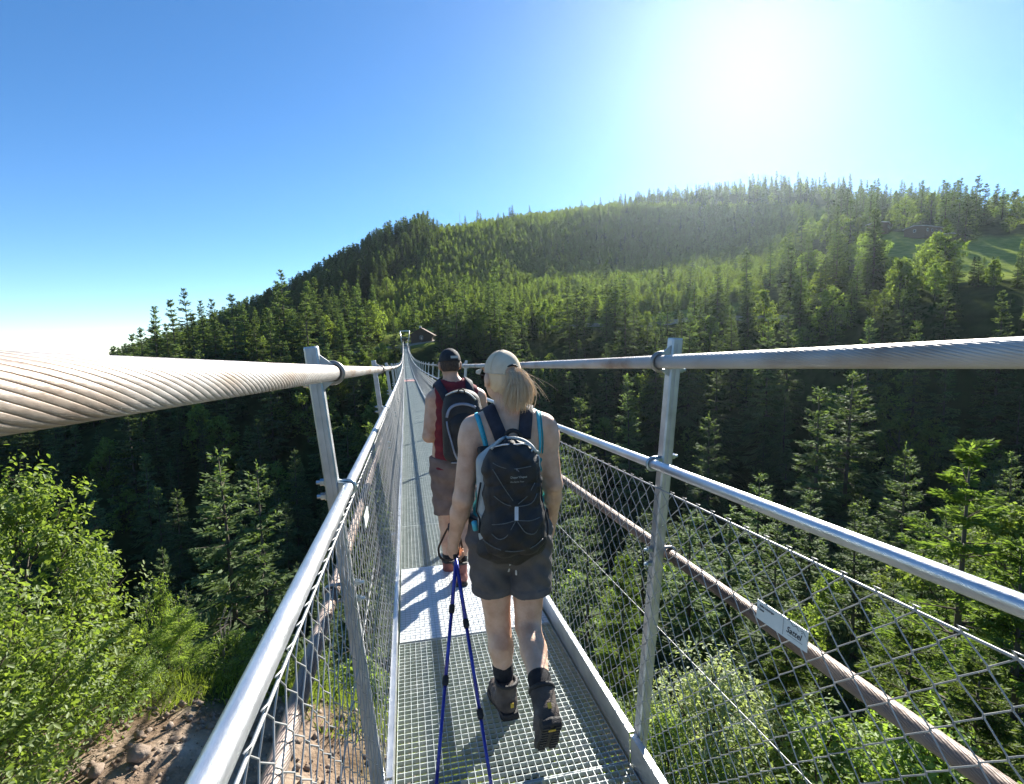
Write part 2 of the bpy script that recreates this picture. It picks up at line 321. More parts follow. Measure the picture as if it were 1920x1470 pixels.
for s in (-1, 1):
    lean = nrm((s*.09, 0, 1)); out = nrm((1*s, 0, -.09))
    c = np.array([s*postX(.83), 0, .83])
    mb = MB().box(c, (.046, .050, 1.98), out*s, (0, 1, 0), lean, .006)
    mb.box(c+np.array([s*.003, -.0262, 0]), (.012, .004, 1.93), out*s, (0, 1, 0), lean)
    PM['post', s] = mb.mesh('post', M['galv'])
    px = postX(H_CAB)
    mb = MB().tube(ubolt(s, .636, H_CAB, .0275, .0085, px), .0085, 10)
    PM['ring', s] = mb.mesh('cable_ring', M['clamp'], True)
    for q in (1, -1):                                 # gusset plates over and under the cable
        mb = MB()
        P = [(s*(px-.02), 0, H_CAB+q*.030), (s*(px-.02), 0, H_CAB+q*.066), (s*(.640), 0, H_CAB+q*.038), (s*(.628), 0, H_CAB+q*.030)]
        V = [(x, y+d, z) for d in (-.014, -.006) for x, y, z in P]
        mb.add(V, [(0, 1, 2, 3), (7, 6, 5, 4), (0, 4, 5, 1), (1, 5, 6, 2), (2, 6, 7, 3), (3, 7, 4, 0)])
        PM['gusset%d' % q, s] = mb.mesh('gusset', M['galv'])
    px = postX(H_RAIL)
    mb = MB().tube(ubolt(s, .604, H_RAIL, .020, .006, px), .006, 8)
    PM['rail_clamp', s] = mb.mesh('rail_clamp', M['bolt'], True)
    mb = MB(); V = []                                   # saddle half shell between post and rail
    for d in (-.022, .022):
        for i in range(9):
            a = math.pi/2-math.pi*i/8; V.append((s*(.604+.021*math.cos(a)), d, H_RAIL+.021*math.sin(a)))
        V += [(s*(px-.022), d, H_RAIL-.026), (s*(px-.022), d, H_RAIL+.026)]
    n = 11; mb.add(V, [tuple(range(n)), tuple(range(2*n-1, n-1, -1))]+[(i, i+n, (i+1) % n+n, (i+1) % n) for i in range(n)])
    PM['saddle', s] = mb.mesh('saddle', M['bolt'])
    px = postX(H_LOW); Rc = .024+.007                 # lower cable sits outside the post
    pts = [(s*(px-.035), 0, H_LOW+Rc)]+[(s*(.680+Rc*math.cos(math.pi/2-math.pi*i/12)), 0, H_LOW+Rc*math.sin(math.pi/2-math.pi*i/12)) for i in range(13)]+[(s*(px-.035), 0, H_LOW-Rc)]
    PM['low_clamp', s] = MB().tube(pts, .007, 8).mesh('lower_clamp', M['clamp'], True)
    for nm, xx, zz in (('a', postX(H_CAB)+.034, H_CAB-.036), ('b', postX(H_RAIL)+.036, H_RAIL+.026), ('c', postX(H_RAIL)+.036, H_RAIL-.026), ('d', postX(H_LOW)-.036, H_LOW+.031), ('e', postX(H_LOW)-.036, H_LOW-.031)):
        mb = MB(); hexnut(mb, (s*xx, 0, zz), (1, 0, 0), .013, .014)
        d = 1 if nm in 'abc' else -1
        mb.tube([(s*(xx-d*.02), 0, zz), (s*(xx+d*.02), 0, zz)], .007, 8)
        hexnut(mb, (s*(xx-d*.0095), 0, zz), (1, 0, 0), .016, .004)
        PM['bolt'+nm, s] = mb.mesh('bolt', M['bolt'])
# chain-link panels
def chainlink(s, L_, sides, w=.0444, hh=.0443):
    mb = MB(); ncol = int(round(L_/w)); w = L_/ncol; nk = int(MESH_TOP/hh); r = .0017
    for j in range(ncol):
        yj = (j+.5)*w; pts = []
        for k in range(nk+1):
            h = .02+(MESH_TOP-.02)*k/nk; sg = 1 if (k+j) % 2 == 0 else -1
            e = .0022 if (k % 2 == 0) else -.0022
            x = meshX(h)+e+.004*math.sin(yj*1.7+h*2)
            d = .42 if sides > 3 else .5
            yy = yj+sg*(w/2+.0016)
            if sides > 3:
                dh = (MESH_TOP-.02)/nk*.09
                pts += [(s*x, yy-sg*.003, h-dh), (s*x, yy-sg*.003, h+dh)] if 0 < k < nk else [(s*x, yy, h)]
            else: pts.append((s*x, yy, h))
        if sides > 3:
            t = pts[-1]; pts += [(t[0]-s*.004, t[1]+.004, t[2]+.011), (t[0]+s*.004, t[1]-.006, t[2]+.007)]
        mb.tube(pts, r if sides > 3 else r*1.1, sides, caps=False)
    return mb.mesh('mesh_panel', M['wire'], sides > 3)
CHN = {(s, q): chainlink(s, BAY, q) for s in (-1, 1) for q in (5, 3)}
# grating, toe plates
PL = BAY/3
def grating(length):
    mb = MB(); nl = 30; pitch = .98/nl
    for i in range(nl+1): mb.box((-.49+i*pitch, length/2, -.0155), (.0028, length-.006, .031))
    nc = int(round((length-.006)/.0335))
    for j in range(nc+1): mb.box((0, .003+(length-.006)*j/nc, -.0105), (.976, (.0034 if 0 < j < nc else .005), .0195))
    return mb.mesh('deck_grating', M['grate'])
GR = grating(PL)
TOE = {}
for s in (-1, 1):
    mb = MB().box((s*.5005, BAY/2, .028), (.004, BAY-.012, .182)).box((s*.5125, BAY/2, .1215), (.028, BAY-.012, .004)).box((s*.512, BAY/2, -.0655), (.027, BAY-.012, .004))
    TOE[s] = mb.mesh('toe_plate', M['galv_bright'])
XB = MB().box((0, 0, -.105), (1.22, .06, .08), bev=.006).mesh('cross_beam', M['galv'])
STR = {q: MB().box((q*.34, BAY/2, -.066), (.05, BAY-.07, .06)).mesh('deck_bearer', M['galv']) for q in (-1, 1)}
for k in range(-1, NB):
    y, yn = st(k), st(k+1); z, zn = zdeck(y), zdeck(yn)
    rx = math.atan2(zn-z, yn-y)
    def put(name, me, parent=bridge, off=0.0, hz=0.0):
        o = obj(name, me, parent); o.location = (0, y+off*math.cos(rx), z+off*math.sin(rx)+hz); o.rotation_euler = (rx, 0, 0); return o
    xb = obj('cross_beam', XB, bridge); xb.location = (0, y, z)
    if k < NB-1:
        for i in range(3): put('deck_grating', GR, off=i*PL)
        put('deck_bearer', STR[-1]); put('deck_bearer', STR[1])
        for s in (-1, 1):
            put('toe_plate', TOE[s]); c = put('mesh_panel', CHN[s, 5 if k < 4 else 3]); c['kind'] = 'stuff'
    for s in (-1, 1):
        p = obj('post', PM['post', s], bridge); p.location = (0, y, z)
        for nm, q in (('cable_ring', 'ring'), ('rail_clamp', 'rail_clamp'), ('lower_clamp', 'low_clamp')): obj(nm, PM[q, s], p)
        if k < 7:
            obj('gusset', PM['gusset1', s], p); obj('gusset', PM['gusset-1', s], p); obj('saddle', PM['saddle', s], p)
            for q in 'abcde': obj('bolt', PM['bolt'+q, s], p)
# bright cover sheet under the grating of the second panel, as the photo shows
yc = st(0)+PL*1.5
cs = MB().box((0, 0, .0035), (.97, PL-.01, .003)).build('cover_sheet', surf('cover_sheet_steel', [(.3, (.68, .70, .71)), (.7, (.80, .81, .82))], 6, 5, .4, .1, rvar=.08), bridge)
cs.location = (0, yc, zdeck(yc)); cs.rotation_euler = (-.041, 0, 0); cs['label'] = 'bright sheet steel cover plate on the deck'
mb = MB()
for i in range(31): mb.box((-.485+i*.97/30, 0, .0062), (.003, PL-.012, .0025))
for j in range(37): mb.box((0, -PL/2+.008+(PL-.016)*j/36, .0058), (.966, .003, .002))
o = mb.build('sheet_ribs', M['grate'], cs)
for yy, ln, mt, nm in ((46.2, 3.0, 'red', 'red_marker_mat'), (49.5, .5, 'galv_bright', 'expansion_plate'), (80, .5, 'galv_bright', 'expansion_plate')):
    q = MB().box((0, 0, .008), (.96, ln, .008)).build(nm, M[mt], bridge); q.location = (0, yy, zdeck(yy)); q.rotation_euler = (math.atan(-.042+2*3.19e-4*yy), 0, 0)
# far portal frame
ye = LEND; ze = zdeck(ye)
for s in (-1, 1):
    MB().tube([(s*.85, ye, ze-1.5), (s*1.5, ye, ze+4.8)], .13, 10).build('portal_leg', M['galv_bright'], bridge, True)
    MB().tube([(s*.64, LEND, zdeck(LEND)+H_CAB), (s*.75, LEND+2, zdeck(LEND)+1.9), (s*2.2, LEND+14, ze-.6)], .03, 8).build('anchor_cable', M['cable'], bridge, True)
MB().box((0, ye, ze+4.75), (3.2, .22, .22), bev=.02).build('portal_beam', M['galv_bright'], bridge)
MB().box((0, ye, ze+2.55), (2.36, .10, .10), bev=.01).build('portal_brace', M['galv'], bridge)
MB().box((0, ye+.2, ze+.55), (2.0, .08, .5), bev=.01).build('portal_board', M['galv_bright'], bridge)
conc = surf('concrete', [(.3, (.28, .27, .25)), (.7, (.42, .41, .39))], 3, 8, .9, bump=.3)
ab = MB().box((0, -3.9, -1.2), (3.0, 2.4, 2.1), bev=.04).build('abutment_block', conc, bridge)
MB().box((0, LEND+2.4, ze-1.75), (3.2, 4.4, 3.0), bev=.05).build('abutment_block', conc, bridge)
# sign plates wired to the mesh
M['plate'] = surf('white_plastic_plate', [(.3, (.66, .70, .66)), (.7, (.74, .77, .73))], 6, 4, .45)
M['ink'] = surf('black_print', [(.3, (.015, .015, .018)), (.7, (.03, .03, .035))], 6, 2, .6)
M['ink_grey'] = surf('grey_print', [(.3, (.16, .17, .17)), (.7, (.2, .21, .21))], 6, 2, .6)
def hit_mesh(px_, py_, s, inset=.012):
    d = ray(px_, py_); lo, hi = .2, 30.
    for _ in range(60):
        t = (lo+hi)/2; P = CAM+d*t; X = s*(meshX(P[2]-zdeck(P[1]))-inset)
        if (P[0]-X)*s > 0: hi = t
        else: lo = t
    return CAM+d*lo
def textmesh(body, size, shear=0.0, bold=0.0):
    cu = bpy.data.curves.new('t', 'FONT'); cu.body = body; cu.size = size; cu.shear = shear; cu.offset = bold; cu.resolution_u = 3
    ob = bpy.data.objects.new('t', cu); COL.objects.link(ob); dg = bpy.context.evaluated_depsgraph_get()
    me = bpy.data.meshes.new_from_object(ob.evaluated_get(dg)); bpy.data.objects.remove(ob); bpy.data.curves.remove(cu)
    return me
def frame(o, O, ex, ey):
    ez = np.cross(ex, ey); o.matrix_world = Matrix(((ex[0], ey[0], ez[0], O[0]), (ex[1], ey[1], ez[1], O[1]), (ex[2], ey[2], ez[2], O[2]), (0, 0, 0, 1)))
def flat(name, me, mat, parent, x, y, z=.0022):
    me.name = name; me.materials.clear(); me.materials.append(mat); o = obj(name, me, parent); o.location = (x, y, z); return o
def strokes(paths, w):
    mb = MB()
    for P in paths:
        for (x0, y0), (x1, y1) in zip(P[:-1], P[1:]):
            d = nrm((x1-x0, y1-y0, 0)); n = np.array((-d[1], d[0], 0))*w/2; a = np.array((x0, y0, 0))-d*w*.3; b = np.array((x1, y1, 0))+d*w*.3
            mb.add([a-n, b-n, b+n, a+n], [(0, 1, 2, 3)])
    return mb
TL, TR, BR, BL = [hit_mesh(a, b, 1) for a, b in ((1423, 1124), (1517.7, 1187), (1510.6, 1222), (1416.7, 1156))]
ex = nrm((TR-TL)+(BR-BL)); ey = (TL-BL)+(TR-BR); ey = nrm(ey-ex*(ey@ex)); W_ = (np.linalg.norm(TR-TL)+np.linalg.norm(BR-BL))/2; Hh = (np.linalg.norm(TL-BL)+np.linalg.norm(TR-BR))/2
print('sign', W_, Hh)
def plate(name, Cc, ex, ey, W_, Hh, lab):
    o = MB().box((0, 0, 0), (W_, Hh, .003)).build(name, M['plate']); frame(o, Cc, ex, ey); return tag(o, lab, 'sign')
sg = plate('sign_plate', (TL+TR+BR+BL)/4, ex, ey, W_, Hh, 'white donor plate with Sattel logo wired to the right hand mesh')
k = Hh/.10; x0 = -W_/2; y1 = Hh/2
flat('name_text', textmesh('Stefan Schnüriger', .0155*k, 0, .0003), M['ink'], sg, x0+.022*k, y1-.027*k)
flat('place_text', textmesh('Sattel', .0155*k, 0, .0003), M['ink'], sg, x0+.022*k, y1-.047*k)
flat('bird_mark', strokes([[(0, 0), (.006*k, .008*k)], [(.006*k, 0), (.012*k, .008*k)]], .003*k).mesh('bird_mark', None), M['ink_grey'], sg, x0+.006*k, y1-.044*k)
flat('divider_line', strokes([[(0, -Hh*.40), (0, Hh*.40)]], .0012).mesh('divider_line', None), M['ink_grey'], sg, W_*.06, 0)
lx = W_*.12; lw = W_*.36
t = textmesh('Sattel', lw*.34, .32, .0004); t.name = 'logo_text'
flat('logo_text', t, M['ink'], sg, lx, -Hh*.14)
S_ = lw/1.0
hill = [[(.02, .52), (.16, .60), (.26, .48), (.36, .42)], [(.40, .46), (.52, .50), (.60, .40), (.66, .38)], [(.72, .44), (.86, .46), (.98, .34)]]
flat('logo_hills', strokes([[(x*S_, y*S_) for x, y in P] for P in hill], .022*S_).mesh('logo_hills', None), M['ink'], sg, lx, -Hh*.22)
flat('logo_sun', MB().add([(.025*S_*math.cos(i*math.pi/5), .025*S_*math.sin(i*math.pi/5), 0) for i in range(10)], [tuple(range(10))]).mesh('logo_sun', None), M['ink'], sg, lx+.80*S_, Hh*.26)
flat('logo_underline', strokes([[(.1*S_, 0), (.85*S_, 0)]], .012*S_).mesh('logo_underline', None), M['ink'], sg, lx, -Hh*.25)
flat('registered_mark', textmesh('®', lw*.2, 0, 0), M['ink_grey'], sg, lx+lw*1.06, -Hh*.02)
Cl = hit_mesh(687, 969, -1, .012); e1 = nrm((0, -1, .042)); e2 = nrm((-.09, -.042, 1)); e2 = nrm(e2-e1*(e2@e1))
plate('sign_plate', Cl, -e1, e2, W_, Hh, 'small white plate fixed to the left hand mesh near the first post')
# ------------------------------------------------------------------ vegetation
def kites(P, D, U, ln, wd):
    """arrays of points, directions, side vectors -> kite quads"""
    ln = ln[:, None]; wd = wd[:, None]
    A = P; B = P+D*ln*.45+U*wd; C_ = P+D*ln; E_ = P+D*ln*.45-U*wd
    V = np.stack([A, B, C_, E_], 1).reshape(-1, 3); F = np.arange(len(V)).reshape(-1, 4)
    return V, F
def unit(a): return a/np.maximum(1e-9, np.linalg.norm(a, axis=-1, keepdims=True))
def conifer(seed, R=.17, whorls=24, per=7, dens=16, bare=.06, sprig=.026, droop=.35, twigs=False, ragged=.35, power=.8, wood=True):
    """unit-height conifer; returns trunk mesh and crown mesh"""
    g = np.random.RandomState(seed); PV, PD, PU, PLn, PW = [], [], [], [], []
    tb = MB(); lean = g.randn(2)*.012
    tp = [(lean[0]*t*t, lean[1]*t*t, t) for t in (-.03, 0, .1, .3, .55, .8, .97)]
    tb.tube(tp, [.017, .014, .011, .009, .0065, .0035, .001], 7)
    for w in range(whorls):
        t = bare+(1-bare)*(w+g.rand()*.8)/whorls
        if t > .985: continue
        n = max(3, int(per*(1-t*.35)+g.rand()))
        for b in range(n):
            az = g.rand()*6.283; rel = (1-t)/(1-bare)
            Lb = R*(rel**power)*(1-ragged*g.rand()**1.5)+.012
            el = -droop*rel+.55*(1-rel)**2+g.randn()*.08
            d0 = np.array([math.cos(az)*math.cos(el), math.sin(az)*math.cos(el), math.sin(el)])
            o = np.array([lean[0]*t*t, lean[1]*t*t, t+g.randn()*.006])
            m = max(4, int(dens*Lb/R+3)); s = np.linspace(.12, 1, m)[:, None]
            curve = o+d0*Lb*s+np.array([0, 0, 1])*(Lb*.22*rel*(s**2-.45*s))
            side = np.array([-math.sin(az), math.cos(az), 0])
            if wood and (twigs or w % 2 == 0):
                tb.tube([o, curve[m//2], curve[-1]], [.0032*(.4+rel), .0018*(.4+rel), .0004], 3, caps=False)
            for q in (-1, 1):
                prof = np.sin(np.clip(s, 0, 1)*math.pi*.80+.35)*Lb*.42
                tip = np.clip(prof, sprig*.5, None)
                dd = unit(d0*(.75)+side*q*.85+np.array([0, 0, -.22])+g.randn(m, 3)*.16)
                if not twigs:
                    PV.append(curve+g.randn(m, 3)*.002); PD.append(dd); PLn.append(np.maximum(tip[:, 0], sprig)*(.75+.5*g.rand(m)))
                    PU.append(unit(np.cross(dd, np.array([0, 0, 1])+g.randn(m, 3)*.5))); PW.append(np.full(m, sprig*.30)*(.7+.6*g.rand(m)))
                else:
                    K = 6
                    for kx in range(K):
                        f_ = (kx+.4)/K; p = curve+dd*tip*f_+g.randn(m, 3)*.0012
                        for q2 in (-1, 1):
                            d2 = unit(dd*.9+np.cross(dd, [0, 0, 1.0])*q2*.55*(1-f_*.6)+g.randn(m, 3)*.18+np.array([0, 0, .05]))
                            PV.append(p); PD.append(d2); PLn.append(sprig*(.7+.6*g.rand(m))); PW.append(np.full(m, sprig*.13))
                            PU.append(unit(np.cross(d2, g.randn(m, 3))))
            # hanging / tip sprigs
            h = max(2, m//3); ii = g.randint(0, m, h)
            dd = unit(np.tile(d0*.3+np.array([0, 0, -.9]), (h, 1))+g.randn(h, 3)*.3)
            PV.append(curve[ii]); PD.append(dd); PLn.append(sprig*(.8+.6*g.rand(h))); PW.append(np.full(h, sprig*.22)); PU.append(unit(np.cross(dd, g.randn(h, 3))))
            PV.append(curve[-1:]); PD.append(unit(curve[-1:]-curve[-2:-1])); PLn.append(np.array([sprig*1.2])); PW.append(np.array([sprig*.25])); PU.append(side[None])
    # leader
    m = 8; PV.append(np.stack([np.full(m, lean[0]), np.full(m, lean[1]), np.linspace(.95, .99, m)], 1)); dd = unit(np.concatenate([g.randn(m, 2)*.5, np.ones((m, 1))], 1))
    PD.append(dd); PLn.append(np.full(m, sprig*.9)); PW.append(np.full(m, sprig*.2)); PU.append(unit(np.cross(dd, g.randn(m, 3))))
    V, F = kites(np.concatenate(PV), np.concatenate(PD), np.concatenate(PU), np.concatenate([np.ravel(x) for x in PLn]), np.concatenate(PW))
    return tb, V, F
def leafquads(P, Nn, size, g, asp=.5):
    n = len(P); Nn = unit(Nn); a = unit(np.cross(Nn, g.randn(n, 3))); b = np.cross(Nn, a); s = (size*(.6+.8*g.rand(n)))[:, None]
    # 6-point leaf folded along its midrib
    fold = Nn*s*.12
    V = np.stack([P, P+a*s*.35+b*s*asp*.5+fold, P+a*s*.75+b*s*asp*.36+fold*.7, P+a*s, P+a*s*.75-b*s*asp*.36+fold*.7, P+a*s*.35-b*s*asp*.5+fold], 1).reshape(-1, 3)
    base = np.arange(n)[:, None]*6; F = np.concatenate([base+np.array([[0, 1, 2, 3]]), base+np.array([[0, 3, 4, 5]])])
    return V, F
def broadleaf(seed, R=.42, nleaf=3000, leaf=.03, blobs=16, bare=.16, hang=.4, trunk_r=.014, simple=True, lo=.2):
    g = np.random.RandomState(seed); tb = MB(); P, Nn = [], []
    bend = g.randn(2)*.05
    tp = [(bend[0]*t*t, bend[1]*t*t, t) for t in (-.04, 0, .15, .35, .55, .75)]
    tb.tube(tp, [trunk_r*1.3, trunk_r, trunk_r*.85, trunk_r*.6, trunk_r*.4, trunk_r*.15], 7)
    for b in range(blobs):
        t = lo+(1-lo)*(b+.5)/blobs; wr = R*math.sin(min(1, (t-lo)/(1-lo)*.92+.10)*math.pi)**.75
        az = b*2.4+g.rand()*.9; rr = wr*(.35+.55*g.rand()) if t < .9 else 0
        c = np.array([math.cos(az)*rr, math.sin(az)*rr, t*.93]); br = R*(.26+.20*g.rand())*(1.05-.35*t)
        st0 = np.array(tp[2])*0+np.array([bend[0]*.1, bend[1]*.1, max(bare, t*.93-.22-.1*g.rand())])
        mid = (st0+c)/2+g.randn(3)*.02; tb.tube([st0, mid, c, c+(c-mid)*.5], [trunk_r*.42, trunk_r*.28, trunk_r*.14, trunk_r*.05], 4, caps=False)
        for q in range(5):
            e = c+unit(g.randn(3))*br*.8; tb.tube([c*.6+mid*.4, (c+e)/2+g.randn(3)*.01, e], [trunk_r*.13, trunk_r*.09, trunk_r*.03], 3, caps=False)
        n = nleaf//blobs; nt = max(3, n//14); tw = unit(g.randn(nt, 3))*(br*(.35+.65*g.rand(nt, 1)**.5))*np.array([1, 1, .8])
        ii = g.randint(0, nt, n); p = c+tw[ii]+g.randn(n, 3)*br*.13
        P.append(p); Nn.append(unit(tw[ii])*.5+np.array([0, 0, .8])+g.randn(n, 3)*.55)
    P = np.concatenate(P); Nn = np.concatenate(Nn)
    if simple:
        n = len(P); Nn = unit(Nn); a = unit(np.cross(Nn, g.randn(n, 3))); V, F = kites(P, a, np.cross(Nn, a), leaf*(.6+.8*g.rand(n)), np.full(n, leaf*.32))
    else: V, F = leafquads(P, Nn, leaf, g)
    return tb, V, F
VAR = {}
def variant(key, gen, lmat, bmat='bark'):
    tb, V, F = gen; VAR[key] = (tb.mesh('trunk', M[bmat], True), mesh_np('crown', V, F, M[lmat]))
for i in range(5): variant(('spruce', i), conifer(10+i, R=(.15, .18, .20, .165, .22)[i], whorls=26, per=7, dens=13, bare=(.08, .05, .04, .14, .1)[i], sprig=.024), 'needle')
for i in range(4): variant(('fine', i), conifer(20+i, R=(.16, .19, .21, .175)[i], whorls=34, per=8, dens=24, bare=(.06, .04, .05, .1)[i], sprig=.013, ragged=.4), 'needle')
for i in range(3): variant(('bfine', i), broadleaf(55+i, R=(.33, .40, .30)[i], nleaf=11000, leaf=.019, blobs=26), 'leaf')
for i in range(3): variant(('tall', i), conifer(30+i, R=.115+.02*i, whorls=17, per=6, dens=9, bare=.42-.06*i, sprig=.024, droop=.5), 'needle')
for i in range(3): variant(('young', i), conifer(40+i, R=.27, whorls=15, per=6, dens=8, bare=.03, sprig=.05, droop=.15), 'needle_young')
for i in range(4): variant(('broad', i), broadleaf(50+i, R=(.33, .42, .27, .38)[i], nleaf=3400, leaf=.036, blobs=18), 'leaf')
for i in range(3): variant(('bush', i), broadleaf(60+i, R=.55, nleaf=1500, leaf=.07, blobs=11, bare=.04, lo=.1), 'shrub')
def tree(name, var, base, h, rz, label, cat, group=None, wide=1.0):
    t = empty(name, base, rz); t.scale = (h*wide, h*wide, h); tag(t, label, cat, group)
    obj('trunk', VAR[var][0], t); obj('crown', VAR[var][1], t); return t
def at_tree(name, var, px_, py_, D, label, cat, group=None, h=None, wide=1.0, byY=False):
    """top of the tree seen at pixel px_, py_ at distance D; it stands on the terrain below"""
    p = atY(px_, py_, D) if byY else atD(px_, py_, D); z = tz(p[0], p[1]); H = p[2]-z
    if h and H > 1.3*h: H = h
    H = max(H, .5)
    return tree(name, var, (p[0], p[1], z-.02*H), H*1.02, rnd.random()*6.28, label, cat, group, wide)
# --- forest over the slopes
G = np.random.RandomState(5)
pts = []
for D0, D1, sp in ((26, 60, 5.0), (60, 120, 5.6), (120, 215, 6.2), (215, 345, 6.6), (345, 640, 8.0)):
    n = int(math.pi*(D1*D1-D0*D0)*.42/(sp*sp)); r = np.sqrt(D0*D0+(D1*D1-D0*D0)*G.rand(n)); a = math.radians(11.7)+(G.rand(n)-.5)*2*math.radians(75)
    pts.append(np.stack([r*np.sin(a), r*np.cos(a)], 1))
P2 = np.concatenate(pts); P2 = P2[P2[:, 1] > 4]
n = 60000; r = np.sqrt(215**2+(560**2-215**2)*G.rand(n)); a = math.radians(14)+(G.rand(n)-.5)*math.radians(56); Pc = np.stack([r*np.sin(a), r*np.cos(a)], 1); Pc = Pc[in_clearcut(Pc[:, 0], Pc[:, 1])]
n = 1500; us = 170+655*G.rand(n); rdg = np.array(RIDGE); Ds = np.interp(us, rdg[:, 0], rdg[:, 2])+(G.rand(n)-.72)*75; Pst = np.array([atD(a, 500, b)[:2] for a, b in zip(us, Ds)])
# thin out crowded pairs on a hash grid
keep = np.ones(len(P2), bool); seen = {}
Dd = np.hypot(P2[:, 0], P2[:, 1])
for i in np.argsort(Dd):
    c = 3.2 if Dd[i] < 300 else 4.0; kx, ky = int(P2[i, 0]//c), int(P2[i, 1]//c)
    if (kx, ky) in seen: keep[i] = False
    else: seen[kx, ky] = i
P2 = P2[keep]; P2 = P2[~in_clearcut(P2[:, 0], P2[:, 1]) | (G.rand(len(P2)) < .25)]; P2 = np.concatenate([P2, Pst]); nc_ = len(P2); P2 = np.concatenate([P2, Pc]); bigcut = np.arange(len(P2)) < nc_; X_, Y_ = P2[:, 0], P2[:, 1]; Z_ = terrain(X_, Y_); D_ = np.hypot(X_, Y_)
mead_ = in_meadow(X_, Y_); cut = in_clearcut(X_, Y_); u_, v_, _z = pix(np.stack([X_, Y_, Z_], 1))
Hs = 10+16*G.rand(len(P2))**1.2; Hs *= np.where(D_ > 345, .72, 1.0)
Hs = np.where((D_ > 215) & (u_ < 825) & ~cut, 14+6*G.rand(len(P2)), Hs)
Hs = np.where((u_ > 825) & (u_ < 1400) & (D_ > 400), 7+7*G.rand(len(P2)), Hs)
Hs = np.where((D_ > 225) & (D_ < 395) & (u_ > 160) & (u_ < 828) & ~cut, 14+5.5*G.rand(len(P2)), Hs)
Hs = np.where(cut, np.where(bigcut, 7+7*G.rand(len(P2)), 2.5+4.5*G.rand(len(P2))**1.5), Hs)
kind = np.full(len(P2), 0); rr = G.rand(len(P2)); kind[rr < np.where(u_ > 1100, .36, .2)] = 3                       # 0 spruce 1 tall 2 young 3 broad 4 bush
kind[(D_ > 225) & (u_ < 835) & ~cut] = 0; kind[(D_ > 300) & (u_ > 600) & (u_ < 835) & ~cut & (rr > .45)] = 1
kind[cut & (rr < .42)] = 4; kind[cut & (rr >= .42)] = 2; kind[cut & bigcut] = np.where(rr[cut & bigcut] < .35, 3, 0)
Hs = np.where(kind == 3, Hs*.68, Hs)
Hs = np.where(kind == 4, Hs*.6, Hs)
def topv(): return pix(np.stack([X_, Y_, Z_+Hs], 1))[1]
tv = topv()
lim = np.where(D_ < 60, 930, np.where(D_ < 105, 790, np.where(D_ < 150, 640, 480)))
lim = np.where((D_ >= 105) & (D_ < 160) & (u_ > 1100), 540, lim)
over = (tv < lim) & (D_ < 190)
px1 = np.where(over, (pix(np.stack([X_, Y_, Z_], 1))[1]-lim)/np.maximum(1, pix(np.stack([X_, Y_, Z_], 1))[1]-tv), 1.0); Hs = Hs*np.clip(px1, 0, 1)
ok = (~mead_) & (Hs > 1.5) & ((D_ > 200) | (Hs > 6))
clear = (np.abs(X_) < 5.5) & (Y_ < 178) & (Z_+Hs > zdeck(Y_)-3)
ok &= ~clear
ok &= ~((D_ < 60) & (u_ < 620))
ok &= ~((u_ < 215) & (D_ > 150) & (tv < 690))
ok &= ~((u_ > 1100) & ~((u_ > 1620) & (D_ < 207)) & (D_ > 118) & (D_ < 330) & ~cut & (G.rand(len(X_)) < .42))
ok &= ~((np.abs(X_) < 9) & (Y_ > 160) & (Y_ < 190))
rc = np.hypot(X_-5.7, Y_-187) < 12; ok &= ~rc
ok &= (u_ > -330) & (u_ < 2330)
X_, Y_, Z_, D_, Hs, kind, u_, cut = [a[ok] for a in (X_, Y_, Z_, D_, Hs, kind, u_, cut)]
_, tv, zz = pix(np.stack([X_, Y_, Z_+Hs], 1)); sz = Hs/D_*FPX
kind[(kind == 0) & (D_ < 115)] = 5; kind[(kind == 3) & (D_ < 115)] = 6
vis = (u_ > -40) & (u_ < 1960) & (tv < 1480)
score = np.where(vis & ((kind < 2) | (kind == 5)), sz, 0); order = np.argsort(-score)
KN = {5: ('fine', 4), 6: ('bfine', 3), 0: ('spruce', 5), 1: ('tall', 3), 2: ('young', 3), 3: ('broad', 4), 4: ('bush', 3)}
single = set(order[:230].tolist())
bo = np.argsort(-np.where(vis & ((kind == 3) | (kind == 6)), sz, 0))[:45]; single |= set(bo.tolist())
def zone(i):
    u, D = u_[i], D_[i]
    w = ('left of the first left post' if u < 580 else 'between the left post and far portal' if u < 757 else 'behind the hikers' if u < 960 else
         'between hikers and right post' if u < 1240 else 'right of the right post' if u < 1560 else 'toward the right picture edge')
    r = 'deep in valley' if D < 75 else 'low on valley wall' if D < 125 else 'on far valley wall' if D < 190 else 'high on far hill'
    return r+', '+w
for i in sorted(single):
    kn, nv = KN[kind[i]]
    nm, wd = ('broadleaf_tree', 'green broadleaf tree') if kn in ('broad', 'bfine') else (('tall_spruce', 'bare-stemmed spruce') if kn == 'tall' else ('spruce_tree', 'spruce'))
    szw = 'small' if Hs[i] < 12 else 'tall' if Hs[i] > 19 else 'medium'
    zn = zone(i)
    tree(nm, (kn, int(G.randint(nv))), (X_[i], Y_[i], Z_[i]-.02*Hs[i]), Hs[i], G.rand()*6.28, szw+' '+wd+' '+zn, 'tree', szw+' '+wd+' '+zn, .85+.35*G.rand())
